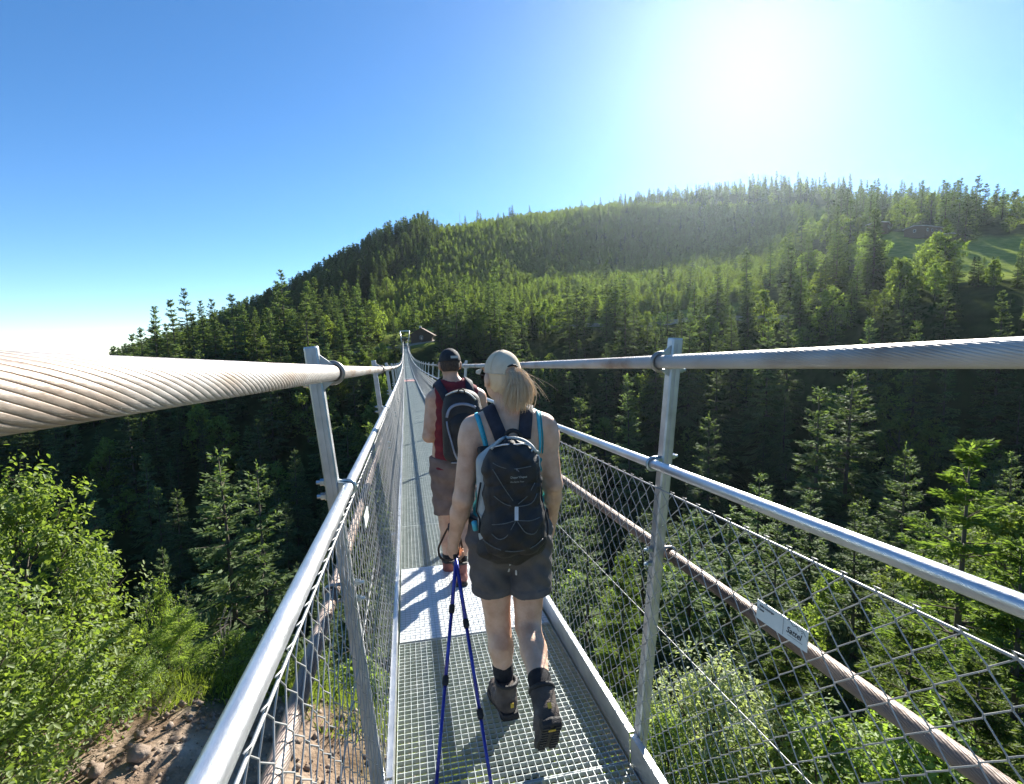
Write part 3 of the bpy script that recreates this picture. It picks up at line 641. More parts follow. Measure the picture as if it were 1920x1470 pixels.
# the rest: two masses that nobody could count
def scatter(name, idx, keys, label):
    me = bpy.data.meshes.new(name); me.vertices.add(len(idx)); me.vertices.foreach_set('co', np.stack([X_[idx], Y_[idx], Z_[idx]-.02*Hs[idx]], 1).astype(np.float32).ravel())
    for nm, val, tp in (('sc', Hs[idx], 'FLOAT'), ('wd', Hs[idx]*(.85+.35*G.rand(len(idx))), 'FLOAT'), ('rz', G.rand(len(idx))*6.28, 'FLOAT')):
        a = me.attributes.new(nm, tp, 'POINT'); a.data.foreach_set('value', val.astype(np.float32))
    vi = np.array([keys.index((KN[kind[j]][0], int(G.randint(KN[kind[j]][1])))) for j in idx], np.int32)
    a = me.attributes.new('vi', 'INT', 'POINT'); a.data.foreach_set('value', vi)
    col = bpy.data.collections.new(name+'_kinds')
    for n, kx in enumerate(keys):
        tm, cm = VAR[kx]; me2 = bpy.data.meshes.new('%s_%02d' % (name, n))
        nv = len(tm.vertices)
        va = np.empty(nv*3, np.float32); tm.vertices.foreach_get('co', va); vb = np.empty(len(cm.vertices)*3, np.float32); cm.vertices.foreach_get('co', vb)
        fa = [list(p.vertices) for p in tm.polygons]; lb = np.empty(len(cm.loops), np.int32); cm.loops.foreach_get('vertex_index', lb); fb = (lb+nv).reshape(-1, 4).tolist()
        me2.from_pydata(np.concatenate([va, vb]).reshape(-1, 3).tolist(), [], fa+fb); me2.materials.append(tm.materials[0]); me2.materials.append(cm.materials[0])
        mi = np.ones(len(fa)+len(fb), np.int32); mi[:len(fa)] = 0; me2.polygons.foreach_set('material_index', mi); me2.update()
        col.objects.link(bpy.data.objects.new('%s_kind_%02d' % (name, n), me2))
    o = obj(name, me); md = o.modifiers.new('scatter', 'NODES'); ng = bpy.data.node_groups.new(name, 'GeometryNodeTree'); md.node_group = ng
    ng.interface.new_socket('Geometry', in_out='INPUT', socket_type='NodeSocketGeometry'); ng.interface.new_socket('Geometry', in_out='OUTPUT', socket_type='NodeSocketGeometry')
    n = ng.nodes; l = ng.links; gi = n.new('NodeGroupInput'); go = n.new('NodeGroupOutput'); ip = n.new('GeometryNodeInstanceOnPoints'); ci = n.new('GeometryNodeCollectionInfo')
    ci.inputs['Collection'].default_value = col; ci.inputs['Separate Children'].default_value = True; ci.inputs['Reset Children'].default_value = True
    def na(nm, tp): q = n.new('GeometryNodeInputNamedAttribute'); q.data_type = tp; q.inputs['Name'].default_value = nm; return q.outputs[0]
    l.new(gi.outputs[0], ip.inputs['Points']); l.new(ci.outputs[0], ip.inputs['Instance']); ip.inputs['Pick Instance'].default_value = True; l.new(na('vi', 'INT'), ip.inputs['Instance Index'])
    cr = n.new('ShaderNodeCombineXYZ'); l.new(na('rz', 'FLOAT'), cr.inputs[2]); l.new(cr.outputs[0], ip.inputs['Rotation'])
    cs_ = n.new('ShaderNodeCombineXYZ'); w = na('wd', 'FLOAT'); l.new(w, cs_.inputs[0]); l.new(w, cs_.inputs[1]); l.new(na('sc', 'FLOAT'), cs_.inputs[2]); l.new(cs_.outputs[0], ip.inputs['Scale'])
    l.new(ip.outputs[0], go.inputs[0])
    tag(o, label, 'forest' if 'forest' in name else 'shrubs', kind='stuff'); return o
rest = np.array([i for i in range(len(X_)) if i not in single])
fi = rest[(kind[rest] != 2) & (kind[rest] != 4)]; si = rest[(kind[rest] == 2) | (kind[rest] == 4)]
scatter('forest', fi, [('spruce', i) for i in range(5)]+[('tall', i) for i in range(3)]+[('broad', i) for i in range(4)]+[('fine', i) for i in range(4)]+[('bfine', i) for i in range(3)], 'dense mixed forest covering the far slopes and the valley')
scatter('regrowth_shrubs', si, [('young', i) for i in range(3)]+[('bush', i) for i in range(3)], 'low green regrowth over the cleared hillside')
print('trees', len(X_), 'single', len(single), 'forest', len(fi), 'shrubs', len(si))
# ------------------------------------------------------------------ people (signed-distance bodies meshed with surface nets)
def A3(*a): return np.array(a, float)
def prim_d(P, p):
    if p[0] == 'cone':
        _, a, b, ra, rb, fl = p; ab = b-a; q = P-a; t = np.clip((q@ab)/max(1e-9, ab@ab), 0, 1); q = q-t[..., None]*ab; r = ra+t*(rb-ra)
        if fl is None: return np.sqrt((q*q).sum(-1))-r
        n, k = fl; q = q+n*((q@n)*(1/k-1))[..., None]; return (np.sqrt((q*q).sum(-1))-r)*min(1, k)
    if p[0] == 'ell':
        _, c, rad, Rm = p; q = (P-c)@Rm; k0 = np.sqrt(((q/rad)**2).sum(-1)); k1 = np.sqrt(((q/rad**2)**2).sum(-1)); return np.where(k1 > 1e-9, k0*(k0-1)/np.maximum(k1, 1e-9), -min(rad))
    if p[0] == 'box':
        _, c, hs, Rm, rd = p; q = np.abs((P-c)@Rm)-(hs-rd); return np.sqrt((np.maximum(q, 0)**2).sum(-1))+np.minimum(q.max(-1), 0)-rd
def prim_bb(p):
    if p[0] == 'cone': r = max(p[3], p[4])*(max(1, p[5][1]) if p[5] else 1); return np.minimum(p[1], p[2])-r, np.maximum(p[1], p[2])+r
    r = np.linalg.norm(p[2]) if p[0] == 'box' else max(p[2]); return p[1]-r, p[1]+r
def cone(a, b, ra, rb, k=.02, flat=None): return (('cone', np.asarray(a, float), np.asarray(b, float), ra, rb, flat), k)
def ell(c, rad, k=.02, R=None): return (('ell', np.asarray(c, float), np.asarray(rad, float), np.eye(3) if R is None else R), k)
def rbox(c, hs, rd, k=.02, R=None): return (('box', np.asarray(c, float), np.asarray(hs, float), np.eye(3) if R is None else R, rd), k)
def smin(f, d, k): h = np.clip(.5+.5*(f-d)/k, 0, 1); return f*(1-h)+d*h-k*h*(1-h)
def infl(pr, e):
    p, k = pr
    if p[0] == 'cone': return (('cone', p[1], p[2], p[3]+e, p[4]+e, p[5]), k)
    if p[0] == 'ell': return (('ell', p[1], p[2]+e, p[3]), k)
    return (('box', p[1], p[2]+e, p[3], p[4]+e), k)
def sdf(prims, P):
    f = np.full(P.shape[:-1], 1.0)
    for p, k in prims: f = smin(f, prim_d(P, p), k)
    return f
def grad(prims, P, e=1e-3):
    return unit(np.stack([sdf(prims, P+d)-sdf(prims, P-d) for d in np.eye(3)*e], -1))
def project(prims, P, off=0.0):
    P = np.array(P, float)
    for _ in range(8): P = P-grad(prims, P)*(sdf(prims, P)-off)[..., None]
    return P, grad(prims, P)
def raycast(prims, pxs, t0=1.0, off=0.0):
    D = np.array([ray(*p) for p in pxs]); D = unit(D); t = np.full(len(D), t0)
    for _ in range(90): t = t+np.clip((sdf(prims, CAM+D*t[:, None])-off)*.8, -.05, .05)
    P = CAM+D*t[:, None]; bad = np.abs(sdf(prims, P)-off) > .006
    if bad.any():                                         # a ray that slips past the outline is drawn onto the nearest surface
        tm = np.median(t[~bad]) if (~bad).any() else np.median([np.linalg.norm((prim_bb(p)[0]+prim_bb(p)[1])/2-CAM) for p, k in prims])
        Q = CAM+D[bad]*tm
        for _ in range(25): Q = Q-grad(prims, Q)*np.clip(sdf(prims, Q)-off, -.04, .04)[..., None]
        P[bad] = Q
    return P, grad(prims, P)
def volume(prims, h, lo=None, hi=None, cut=None, pad=.03):
    if lo is None:
        bb = [prim_bb(p) for p, k in prims]; lo = np.min([b[0] for b in bb], 0)-pad; hi = np.max([b[1] for b in bb], 0)+pad
    n = np.ceil((hi-lo)/h).astype(int)+1; ax = [lo[i]+h*np.arange(n[i]) for i in range(3)]
    f = np.full(n, .12)
    for p, k in prims:
        a, b = prim_bb(p); m = k+2*h+.02; i0 = np.clip(np.floor((a-m-lo)/h).astype(int), 0, n-1); i1 = np.clip(np.ceil((b+m-lo)/h).astype(int)+1, 1, n)
        sl = tuple(slice(x, y) for x, y in zip(i0, i1)); G_ = np.stack(np.meshgrid(*[ax[i][sl[i]] for i in range(3)], indexing='ij'), -1)
        f[sl] = smin(f[sl], prim_d(G_, p), k)
    if cut is not None:
        G_ = np.stack(np.meshgrid(*ax, indexing='ij'), -1); f = cut(f, G_)
    return f, lo, h
def nets(f, lo, h):
    n = f.shape; ins = f < 0; c = [slice(0, -1), slice(1, None)]
    cnt = np.zeros(tuple(x-1 for x in n), np.int8); acc = np.zeros(cnt.shape+(3,)); num = np.zeros(cnt.shape)
    for i in (0, 1):
        for j in (0, 1):
            for k in (0, 1): cnt += ins[c[i], c[j], c[k]]
    mixd = (cnt > 0) & (cnt < 8); idx = np.argwhere(mixd); I, J, K = idx.T
    pos = np.zeros((len(idx), 3)); num = np.zeros(len(idx)); off = [(0, 0, 0), (1, 0, 0), (0, 1, 0), (0, 0, 1), (1, 1, 0), (1, 0, 1), (0, 1, 1), (1, 1, 1)]
    for a in off:
        for d in range(3):
            if a[d]: continue
            b = list(a); b[d] = 1
            fa = f[I+a[0], J+a[1], K+a[2]]; fb = f[I+b[0], J+b[1], K+b[2]]; m = (fa < 0) != (fb < 0); t = np.where(m, fa/np.where(m, fa-fb, 1), 0)
            p = np.array(a, float)[None]+t[:, None]*np.eye(3)[d]; pos[m] += p[m]; num[m] += 1
    V = lo+h*(idx+pos/num[:, None]); vid = np.full(cnt.shape, -1, np.int64); vid[I, J, K] = np.arange(len(idx)); F = []
    for d in range(3):
        e1, e2 = [(1, 2), (2, 0), (0, 1)][d]; s0 = [slice(1, -1)]*3; s1 = [slice(1, -1)]*3; s0[d] = slice(0, -1); s1[d] = slice(1, None)
        a = ins[tuple(s0)]; b = ins[tuple(s1)]; q = np.argwhere(a != b); fl = a[a != b]
        g = q.copy(); g[:, e1] += 1; g[:, e2] += 1
        def V_(o1, o2): w = g.copy(); w[:, e1] -= o1; w[:, e2] -= o2; return vid[w[:, 0], w[:, 1], w[:, 2]]
        Q = np.stack([V_(1, 1), V_(0, 1), V_(0, 0), V_(1, 0)], 1); Q[~fl] = Q[~fl][:, ::-1]; F.append(Q)
    F = np.concatenate(F); return V, F[(F >= 0).all(1)]
def skin(name, prims, h, mat, parent, cut=None, rel=None):
    f, lo, h = volume(prims, h, cut=cut); V, F = nets(f, lo, h)
    if rel is not None: V = V-rel
    return obj(name, mesh_np(name, V, F, mat, True), parent)
def ribbon(mb, P, Nn, w, th):
    P = np.asarray(P); m = len(P); T = np.gradient(P, axis=0); Sd = unit(np.cross(T, Nn)); w = np.broadcast_to(w, (m,)); V = []
    for i in range(m):
        for sx, sz in ((-1, 0), (-.9, 1), (.9, 1), (1, 0)): V.append(P[i]+Sd[i]*sx*w[i]/2+Nn[i]*sz*th)
    F = [(0, 1, 2, 3), tuple(4*(m-1)+q for q in (3, 2, 1, 0))]
    for i in range(m-1):
        for q in range(4): F.append((4*i+q, 4*i+4+q, 4*i+4+(q+1) % 4, 4*i+(q+1) % 4))
    mb.add(V, F); return mb
def dens(P, n):
    P = np.asarray(P, float); s = np.concatenate([[0], np.cumsum(np.linalg.norm(np.diff(P, axis=0), axis=1))]); q = np.linspace(0, s[-1], n)
    # Catmull-like smoothing
    R_ = np.stack([np.interp(q, s, P[:, i]) for i in range(P.shape[1])], 1)
    for _ in range(2): R_[1:-1] = (R_[:-2]+2*R_[1:-1]+R_[2:])/4
    return R_
def hand(w, d, n, curl, thumb=1, sc=1.0):
    """prims of a hand: wrist w, pointing d, palm facing n; thumb on side +-1"""
    d = nrm(d); n = nrm(n-d*(n@d)); s = np.cross(d, n)*thumb; P = [cone(w-d*.01, w+d*.045*sc, .024*sc, .031*sc, .02, (n, .62)), cone(w+d*.045*sc, w+d*.080*sc, .033*sc, .034*sc, .01, (n, .5))]
    for i, L_ in enumerate((.92, 1.04, 1.0, .8)):
        a = w+d*.084*sc+s*(1.5-i)*.0205*sc; th = 0; dd = d
        for seg, (l, r) in enumerate(((.042, .0098), (.027, .009), (.021, .008))):
            th += curl[seg]*(1+.06*i); dd = d*math.cos(th)+n*math.sin(th); b = a+dd*l*L_*sc; P.append(cone(a, b, r*sc, r*.9*sc, .004)); a = b
    a = w+d*.02*sc+s*.026*sc; dd = nrm(d*.55+s*.7+n*.45); b = a+dd*.042*sc; P.append(cone(a, b, .0145*sc, .0115*sc, .012)); dd = nrm(d*.75+s*.1+n*.75); P.append(cone(b, b+dd*.034*sc, .011*sc, .009*sc, .004)); return P
def rotz(a): return np.array([[math.cos(a), -math.sin(a), 0], [math.sin(a), math.cos(a), 0], [0, 0, 1.0]])
def rotx(a): return np.array([[1.0, 0, 0], [0, math.cos(a), -math.sin(a)], [0, math.sin(a), math.cos(a)]])
def head_prims(c, R, s=1.0):
    L_ = lambda x, y, z: c+R@A3(x, y, z)*s
    P = [ell(L_(0, -.012, .02), A3(.077, .095, .098)*s, .02, R), ell(L_(0, .035, -.045), A3(.058, .062, .075)*s, .03, R), ell(L_(0, .06, -.093), A3(.028, .022, .02)*s, .02, R)]
    P += [cone(L_(0, .092, .012), L_(0, .108, -.028), .009*s, .0135*s, .012), cone(L_(-.02, .088, -.062), L_(.02, .088, -.062), .008*s, .008*s, .012)]
    P += [cone(L_(-.045, .075, .03), L_(.045, .075, .03), .014*s, .014*s, .02)]
    for q in (-1, 1): P += [ell(L_(q*.083, -.006, -.010), A3(.014, .022, .036)*s, .008, R@rotz(q*.35)), ell(L_(q*.075, .02, -.04), A3(.008, .01, .012)*s, .008, R)]
    return P
SKIN_STOPS = lambda a, b: [(.3, a), (.7, b)]
def skinmat(name, a, b):
    m = surf(name, [(.3, a), (.7, b)], 16, 9, .52, bump=.18, bscale=90, spec=.4); p = [n for n in m.node_tree.nodes if n.type == 'BSDF_PRINCIPLED'][0]
    p.inputs['Subsurface Weight'].default_value = .12; p.inputs['Subsurface Radius'].default_value = (.012, .005, .003); p.inputs['Subsurface Scale'].default_value = 1.0
    return m
M['skin_w'] = skinmat('woman_skin', (.60, .345, .225), (.79, .53, .38)); M['skin_m'] = skinmat('man_skin', (.52, .285, .185), (.68, .43, .30))
M['teal'] = surf('turquoise_knit', [(.3, (.0, .20, .25)), (.7, (.01, .30, .36))], 60, 4, .8, bump=.15, bscale=600)
M['teal_light'] = surf('pale_turquoise_strap', [(.3, (.05, .42, .55)), (.7, (.10, .52, .64))], 60, 4, .7)
M['shorts_w'] = surf('grey_brown_twill', [(.3, (.085, .078, .078)), (.7, (.135, .125, .122))], 14, 7, .85, bump=.25, bscale=300)
M['shorts_m'] = surf('brown_cotton', [(.3, (.155, .105, .09)), (.7, (.225, .16, .14))], 14, 7, .85, bump=.25, bscale=260)
M['shirt_red'] = surf('dark_red_cotton', [(.3, (.155, .014, .022)), (.7, (.235, .028, .036))], 12, 6, .85, bump=.2, bscale=300)
M['black_nylon'] = surf('black_nylon', [(.3, (.009, .009, .010)), (.7, (.024, .024, .026))], 16, 7, .6, bump=.3, bscale=420)
M['navy_strap'] = surf('navy_strap_webbing', [(.3, (.018, .019, .032)), (.7, (.04, .042, .062))], 30, 6, .75, bump=.4, bscale=500)
M['grey_nylon'] = surf('pale_grey_nylon', [(.3, (.36, .40, .40)), (.7, (.50, .54, .53))], 12, 6, .6, bump=.15, bscale=300)
M['bluegrey_nylon'] = surf('blue_grey_nylon', [(.3, (.19, .21, .27)), (.7, (.30, .32, .39))], 12, 6, .6, bump=.15, bscale=300)
M['cord'] = surf('bungee_cord', [(.3, (.09, .10, .10)), (.7, (.17, .18, .175))], 80, 3, .6)
M['white_tab'] = surf('white_reflector', [(.3, (.62, .62, .62)), (.7, (.75, .75, .75))], 20, 3, .4)
M['cap_beige'] = surf('beige_cotton', [(.3, (.66, .53, .37)), (.7, (.76, .63, .46))], 18, 6, .9, bump=.2, bscale=400)
M['cap_black'] = surf('black_cotton', [(.3, (.010, .011, .014)), (.7, (.026, .027, .032))], 18, 6, .8, bump=.2, bscale=400)
M['blonde'] = leafmat('blonde_hair', (.80, .61, .36), (.96, .86, .65), .05, (1.1, 1.0, .85), .06)
M['brown_hair'] = surf('short_brown_hair', [(.3, (.05, .033, .024)), (.7, (.115, .08, .058))], 60, 6, .8, bump=.6, bscale=300)
M['sock'] = surf('black_sock', [(.3, (.012, .012, .014)), (.7, (.03, .03, .034))], 40, 4, .95, bump=.5, bscale=500)
M['boot'] = surf('brown_suede', [(.3, (.062, .048, .040)), (.6, (.12, .098, .085)), (.8, (.17, .15, .135))], 16, 7, .9, bump=.4, bscale=220)
M['boot_red'] = surf('rust_suede', [(.3, (.22, .07, .06)), (.7, (.34, .14, .11))], 20, 6, .85, bump=.3, bscale=200)
M['sole'] = surf('black_rubber', [(.3, (.014, .013, .013)), (.7, (.036, .033, .032))], 20, 6, .75, bump=.3, bscale=200)
M['yellow'] = surf('yellow_logo', [(.3, (.55, .36, .03)), (.7, (.65, .45, .05))], 20, 3, .6)
M['pole_blue'] = surf('blue_anodised_aluminium', [(.3, (.015, .026, .26)), (.7, (.03, .05, .40))], 12, 4, .3, .35, coat=.3)
M['pole_grip'] = surf('black_rubber_grip', [(.3, (.012, .012, .014)), (.7, (.03, .03, .035))], 30, 4, .8)
M['strap_brown'] = surf('dark_brown_webbing', [(.3, (.045, .032, .024)), (.7, (.085, .062, .046))], 40, 4, .85)
M['glass_dark'] = surf('dark_lens', [(.3, (.01, .01, .012)), (.7, (.02, .02, .024))], 4, 2, .1)
M['eye'] = surf('eye_white', [(.3, (.6, .58, .56)), (.7, (.7, .68, .66))], 4, 2, .2)

def boot(parent, ankle, fwd, up, upper_mat, k=1.0, logo=True):
    fwd = nrm(fwd); up = nrm(up-fwd*(up@fwd)); rt = np.cross(fwd, up); R = np.stack([rt, fwd, up], 1); L_ = lambda x, y, z: ankle+R@A3(x, y, z-.105)*k
    pr = [cone(L_(0, -.034, .055), L_(0, .05, .055), .045*k, .047*k, .02), cone(L_(0, .05, .05), L_(0, .150, .040), .050*k, .040*k, .03), cone(L_(0, -.012, .08), L_(0, -.022, .155), .050*k, .054*k, .03)]
    q0 = L_(0, 0, .022)
    def cut(f, G_):
        f = np.maximum(f, -((G_-q0)@up)); f = np.maximum(f, ((G_-L_(0, 0, .165))@up))
        return f+.0016*np.sin((G_@fwd)*170)*np.sin((G_@up)*120)
    o = skin('boot', pr, .006*k, upper_mat, parent, cut)
    # sole with lugs
    prof = [(-.038, -.078), (-.046, -.05), (-.040, -.01), (-.040, .04), (-.051, .09), (-.050, .14), (-.034, .178), (0, .192), (.034, .178), (.050, .14), (.051, .09), (.040, .04), (.040, -.01), (.046, -.05), (.038, -.078), (0, -.086)]
    mb = MB(); n = len(prof); V = []
    for z, e in ((0, .97), (.006, 1.03), (.022, 1.04), (.032, .98)): V += [L_(x*e, y*e, z+(.012 if (y > .15 and z < .01) else 0)) for x, y in prof]
    F = [tuple(range(n)), tuple(range(4*n-1, 3*n-1, -1))]
    for a in range(3): F += [(a*n+i, a*n+n+i, a*n+n+(i+1) % n, a*n+(i+1) % n) for i in range(n)]
    mb.add(V, F)
    for y in np.arange(-.065, .16, .026):
        for x in (-.024, .024): mb.box(L_(x, y, -.002), (.030*k, .014*k, .008*k), rt, fwd, up)
    s_ = mb.build('sole', M['sole'], o)
    mb = MB()                                                                      # padded collar and laces
    mb.tube([L_(.050*math.cos(a), -.022+.054*math.sin(a), .165) for a in np.linspace(0, 2*math.pi, 20)[:-1]], .011*k, 6, closed=True); mb.build('collar', M['black_nylon'], o, True)
    mb = MB()
    for i in range(4): mb.tube([L_(-.03, .055+.018*i, .098-.006*i), L_(0, .062+.018*i, .104-.006*i), L_(.03, .055+.018*i, .098-.006*i)], .0028*k, 5)
    mb.build('laces', M['sole'], o, True)
    if logo:
        mb = MB().box(L_(.006, -.0805, .075), (.016*k, .005*k, .022*k), rt, fwd, up); mb.build('heel_tag', M['yellow'], o)
        MB().box(L_(0, -.05, -.0065), (.03*k, .016*k, .003*k), rt, fwd, up).build('sole_badge', M['yellow'], o)
    return o

# ---- the woman
W = lambda x, y, Y: atY(x, y, Y)
yb = 2.42
w_hipL, w_hipR = W(922, 992, yb), W(988, 988, yb); pel = (w_hipL+w_hipR)/2; X1 = A3(1, 0, 0); FY = A3(0, 1, 0)
waist = W(955, 930, yb+.01); chest = W(955, 860, yb+.02); upch = W(955, 808, yb+.015); nk = W(955, 772, yb+.02); shL, shR = W(886, 806, yb), W(1022, 801, yb)
elL, wrL = W(868, 935, yb-.03), W(852, 1008, yb+.03); elR, wrR = W(1037, 908, yb-.02), W(1035, 972, yb+.10)
knL, anL = W(934, 1168, 2.46), W(947, 1290, 2.38); knR, anR = W(990, 1172, 2.38), W(1020, 1315, 2.00)
hd = W(940, 706, yb+.045); HR = rotz(.34)@rotx(.06)
torso = [cone(pel+A3(0, .0, -.02), pel+A3(0, 0, .05), .165, .165, .03, (FY, .66)), cone(pel+A3(0, 0, .05), waist, .158, .132, .05, (FY, .68)), cone(waist, chest, .132, .150, .05, (FY, .68)),
         cone(chest, upch+A3(0, 0, -.02), .152, .138, .05, (FY, .64)), cone(shL+A3(.035, 0, .0), shR+A3(-.035, 0, .0), .062, .062, .05), cone(nk+A3(-.03, 0, -.01), shL+A3(.015, 0, .01), .045, .050, .05), cone(nk+A3(.03, 0, -.01), shR+A3(-.015, 0, .01), .045, .050, .05)]
for q in (-1, 1): torso.append(ell(pel+A3(q*.07, -.06, -.06), (.085, .075, .095), .04)); torso.append(ell(chest+A3(q*.07, .085, -.01), (.062, .055, .065), .04)); torso.append(ell(upch+A3(q*.085, -.075, -.06), (.05, .02, .075), .03))
arms_x = 0
neck = [cone(nk+A3(0, -.005, -.02), hd+A3(0, -.01, -.06), .056, .050, .035)]
arms = [cone(shL, elL, .058, .046, .03), cone(elL, elL*.65+wrL*.35, .046, .045, .02), cone(elL*.65+wrL*.35, wrL, .045, .029, .02), cone(shR, elR, .056, .045, .03), cone(elR, elR*.65+wrR*.35, .045, .044, .02), cone(elR*.65+wrR*.35, wrR, .044, .029, .02)]
thL = [cone(w_hipL+A3(-.01, 0, -.04), knL, .098, .064, .03)]; thR = [cone(w_hipR+A3(.01, 0, -.04), knR, .098, .064, .03)]
def calf(k_, a_): m = k_*.66+a_*.34; return [cone(k_, m+A3(0, -.012, 0), .060, .061, .02), cone(m+A3(0, -.012, 0), k_*.25+a_*.75, .061, .044, .02), cone(k_*.25+a_*.75, a_, .044, .038, .02)]
legs = thL+thR+calf(knL, anL)+calf(knR, anR)
poleA = (W(857, 1030, yb+.045), W(813, 1530, 1.84)); poleB = (W(853, 1036, yb+.03), W(931, 1535, 1.85))
gripC = (poleA[0]+poleB[0])/2; hdir = nrm(wrL-elL+A3(0, 0, -.08))
hl = hand(wrL, hdir, A3(.75, .45, 0), (.75, 1.15, .9), -1, 1.02); hr = hand(wrR, nrm(wrR-elR+A3(0, 0, -.06)), A3(-.9, .2, 0), (.35, .45, .4), 1, 1.0)
detail = [ell(elL+A3(0, -.036, .0), (.018, .016, .026), .018), ell(elR+A3(0, -.034, .0), (.018, .016, .026), .018), ell(shL+A3(-.018, -.01, -.045), (.050, .052, .062), .03), ell(shR+A3(.018, -.01, -.045), (.050, .052, .062), .03)]
for k_, a_ in ((knL, anL), (knR, anR)): detail += [cone(k_*.8+a_*.2+A3(-.022, -.034, 0), k_*.55+a_*.45+A3(-.018, -.036, 0), .030, .024, .02), cone(k_*.8+a_*.2+A3(.022, -.034, 0), k_*.5+a_*.5+A3(.018, -.034, 0), .030, .022, .02), cone(k_*.4+a_*.6+A3(0, -.028, 0), k_*.3+a_*.7+A3(0, -.026, 0), .016, .012, .012)]
body = torso+neck+arms+detail+legs+head_prims(hd, HR)+hl+hr
woman = tag(empty('person', (float(pel[0]), yb, zdeck(yb))), 'hiker in beige cap, turquoise top and grey shorts holding blue poles', 'person'); WO = np.array(woman.location)
def wput(o): return o
def kid(parent):                                                     # children keep world coordinates
    parent.matrix_world = Matrix.Translation(parent.location); return parent
def child(o, parent):
    o.parent = parent; o.matrix_parent_inverse = Matrix.Translation(parent.location).inverted(); return o
def wskin(name, prims, h, mat, cut=None, parent=woman): return child(skin(name, prims, h, mat, None, cut), parent)
def wmb(mb, name, mat, parent=woman, smooth=True): return child(mb.build(name, mat, None, smooth), parent)
wb = wskin('body', body, .006, M['skin_w'])
zt = W(955, 850, yb)[2]; zs = pel[2]+.06
def cut_top(f, G_):
    f = np.maximum(f, G_[..., 2]-zt-.05*np.clip((G_[..., 1]-yb)/.1, -.2, 1)-.02*np.cos((G_[..., 0]-pel[0])*14)); f = np.maximum(f, zs-.10-G_[..., 2]); f = np.maximum(f, -(sdf(arms, G_)-.006)) if False else f
    return f+.0022*np.sin(G_[..., 2]*120+3*np.sin(G_[..., 0]*30))
wskin('tank_top', [infl(p, .0075) for p in torso[:4]+torso[7:]], .007, M['teal'], cut_top)
hemz = W(930, 1112, 2.4)[2]
def cut_sh(f, G_):
    x, y, z = G_[..., 0], G_[..., 1], G_[..., 2]
    low = hemz+.003*np.sin(x*40)
    cuff = np.where(z < low+.035, .004, 0); f = f-cuff
    fold = .0050*np.sin(z*60+16*(x-pel[0])+3*np.sin(x*22))+.0035*np.sin((x*.8+z*.6)*90+y*30)
    f = f+fold*np.clip((zs+.02-z)/.1, 0, 1)*np.clip((z-hemz)/.08, .25, 1); f = np.maximum(f, z-zs-.03); f = np.maximum(f, low-z); inner = sdf(thL+thR, G_)-.010; return np.where(z < hemz+.07, np.maximum(f, -inner), f)
shp = [infl(p, .013) for p in torso[:2]+[torso[7], torso[10]]]+[cone(w_hipL+A3(-.012, -.01, -.02), knL*.45+w_hipL*.55+A3(-.012, 0, -.02), .116, .108, .012), cone(w_hipR+A3(.012, -.01, -.02), knR*.45+w_hipR*.55+A3(.012, 0, -.02), .116, .108, .012), cone(knL*.45+w_hipL*.55+A3(-.012, 0, -.02), knL+A3(-.01, 0, .05), .108, .104, .01), cone(knR*.45+w_hipR*.55+A3(.012, 0, -.02), knR+A3(.01, 0, .05), .108, .104, .01)]
wskin('shorts', shp, .006, M['shorts_w'], cut_sh)
for an, kn in ((anL, knL), (anR, knR)): u = nrm(kn-an); wskin('sock', [cone(an-u*.03, an+u*.10, .044, .049, .01), cone(an+u*.085, an+u*.108, .052, .052, .006)], .006, M['sock'])
def wboot(*a, **k): b = boot(None, *a, **k); child(b, woman); return b
wboot(anL+A3(.0, .0, -.012), A3(-.16, 1, -.04), A3(0, .02, 1), M['boot']); wboot(anR+A3(0, -.005, -.02), A3(.02, .52, -.85), A3(0, .85, .52), M['boot'])
# head: cap, hair, glasses
L_ = lambda x, y, z: hd+HR@A3(x, y, z)
def cut_cap(f, G_):
    q = (G_-hd)@HR; f = np.maximum(f, .020+.18*np.clip(q[..., 1], 0, .1)-q[..., 2])
    inner = sdf([ell(L_(0, -.012, .02), (.0785, .0965, .0995), .01, HR)], G_); f = np.maximum(f, -inner)
    hole = np.sqrt((q[..., 0]/.036)**2+((q[..., 2]-.028)/.034)**2)-1; f = np.where(q[..., 1] < -.03, np.maximum(f, -hole*.03), f)
    return f+.0007*np.cos(np.arctan2(q[..., 0], q[..., 1])*6)
cap = wskin('cap', [ell(L_(0, -.012, .022), (.086, .104, .108), .01, HR)], .0045, M['cap_beige'], cut_cap)
mb = MB(); V = []; n = 15
for z in (0, -.004):
    for i in range(n):
        a = math.pi*(i/(n-1)); x = .082*math.cos(a); V.append(L_(x, .050+.048*math.sin(a), .036+z+.006*math.sin(a)))
    for i in range(n):
        a = math.pi*(i/(n-1)); x = .086*math.cos(a); V.append(L_(x, .062+.118*math.sin(a)**.8, .024+z-.012*(x/.08)**2))
F = [(i, i+1, n+i+1, n+i) for i in range(n-1)]+[(2*n+i, 3*n+i, 3*n+i+1, 2*n+i+1) for i in range(n-1)]+[(n+i, n+i+1, 3*n+i+1, 3*n+i) for i in range(n-1)]
mb.add(V, F); child(mb.build('cap_peak', M['cap_beige'], None, True), cap)
mb = MB().tube([L_(.040*math.cos(a), -.095-.016*(1-abs(math.cos(a))), .030+.036*math.sin(a)) for a in np.linspace(.1, math.pi-.1, 12)], .0045, 6); child(mb.build('cap_strap', M['black_nylon'], None, True), cap)
child(MB().tube([L_(0, -.012, .128), L_(0, -.012, .134)], [.008, .004], 10).build('cap_button', M['cap_beige'], None, True), cap)
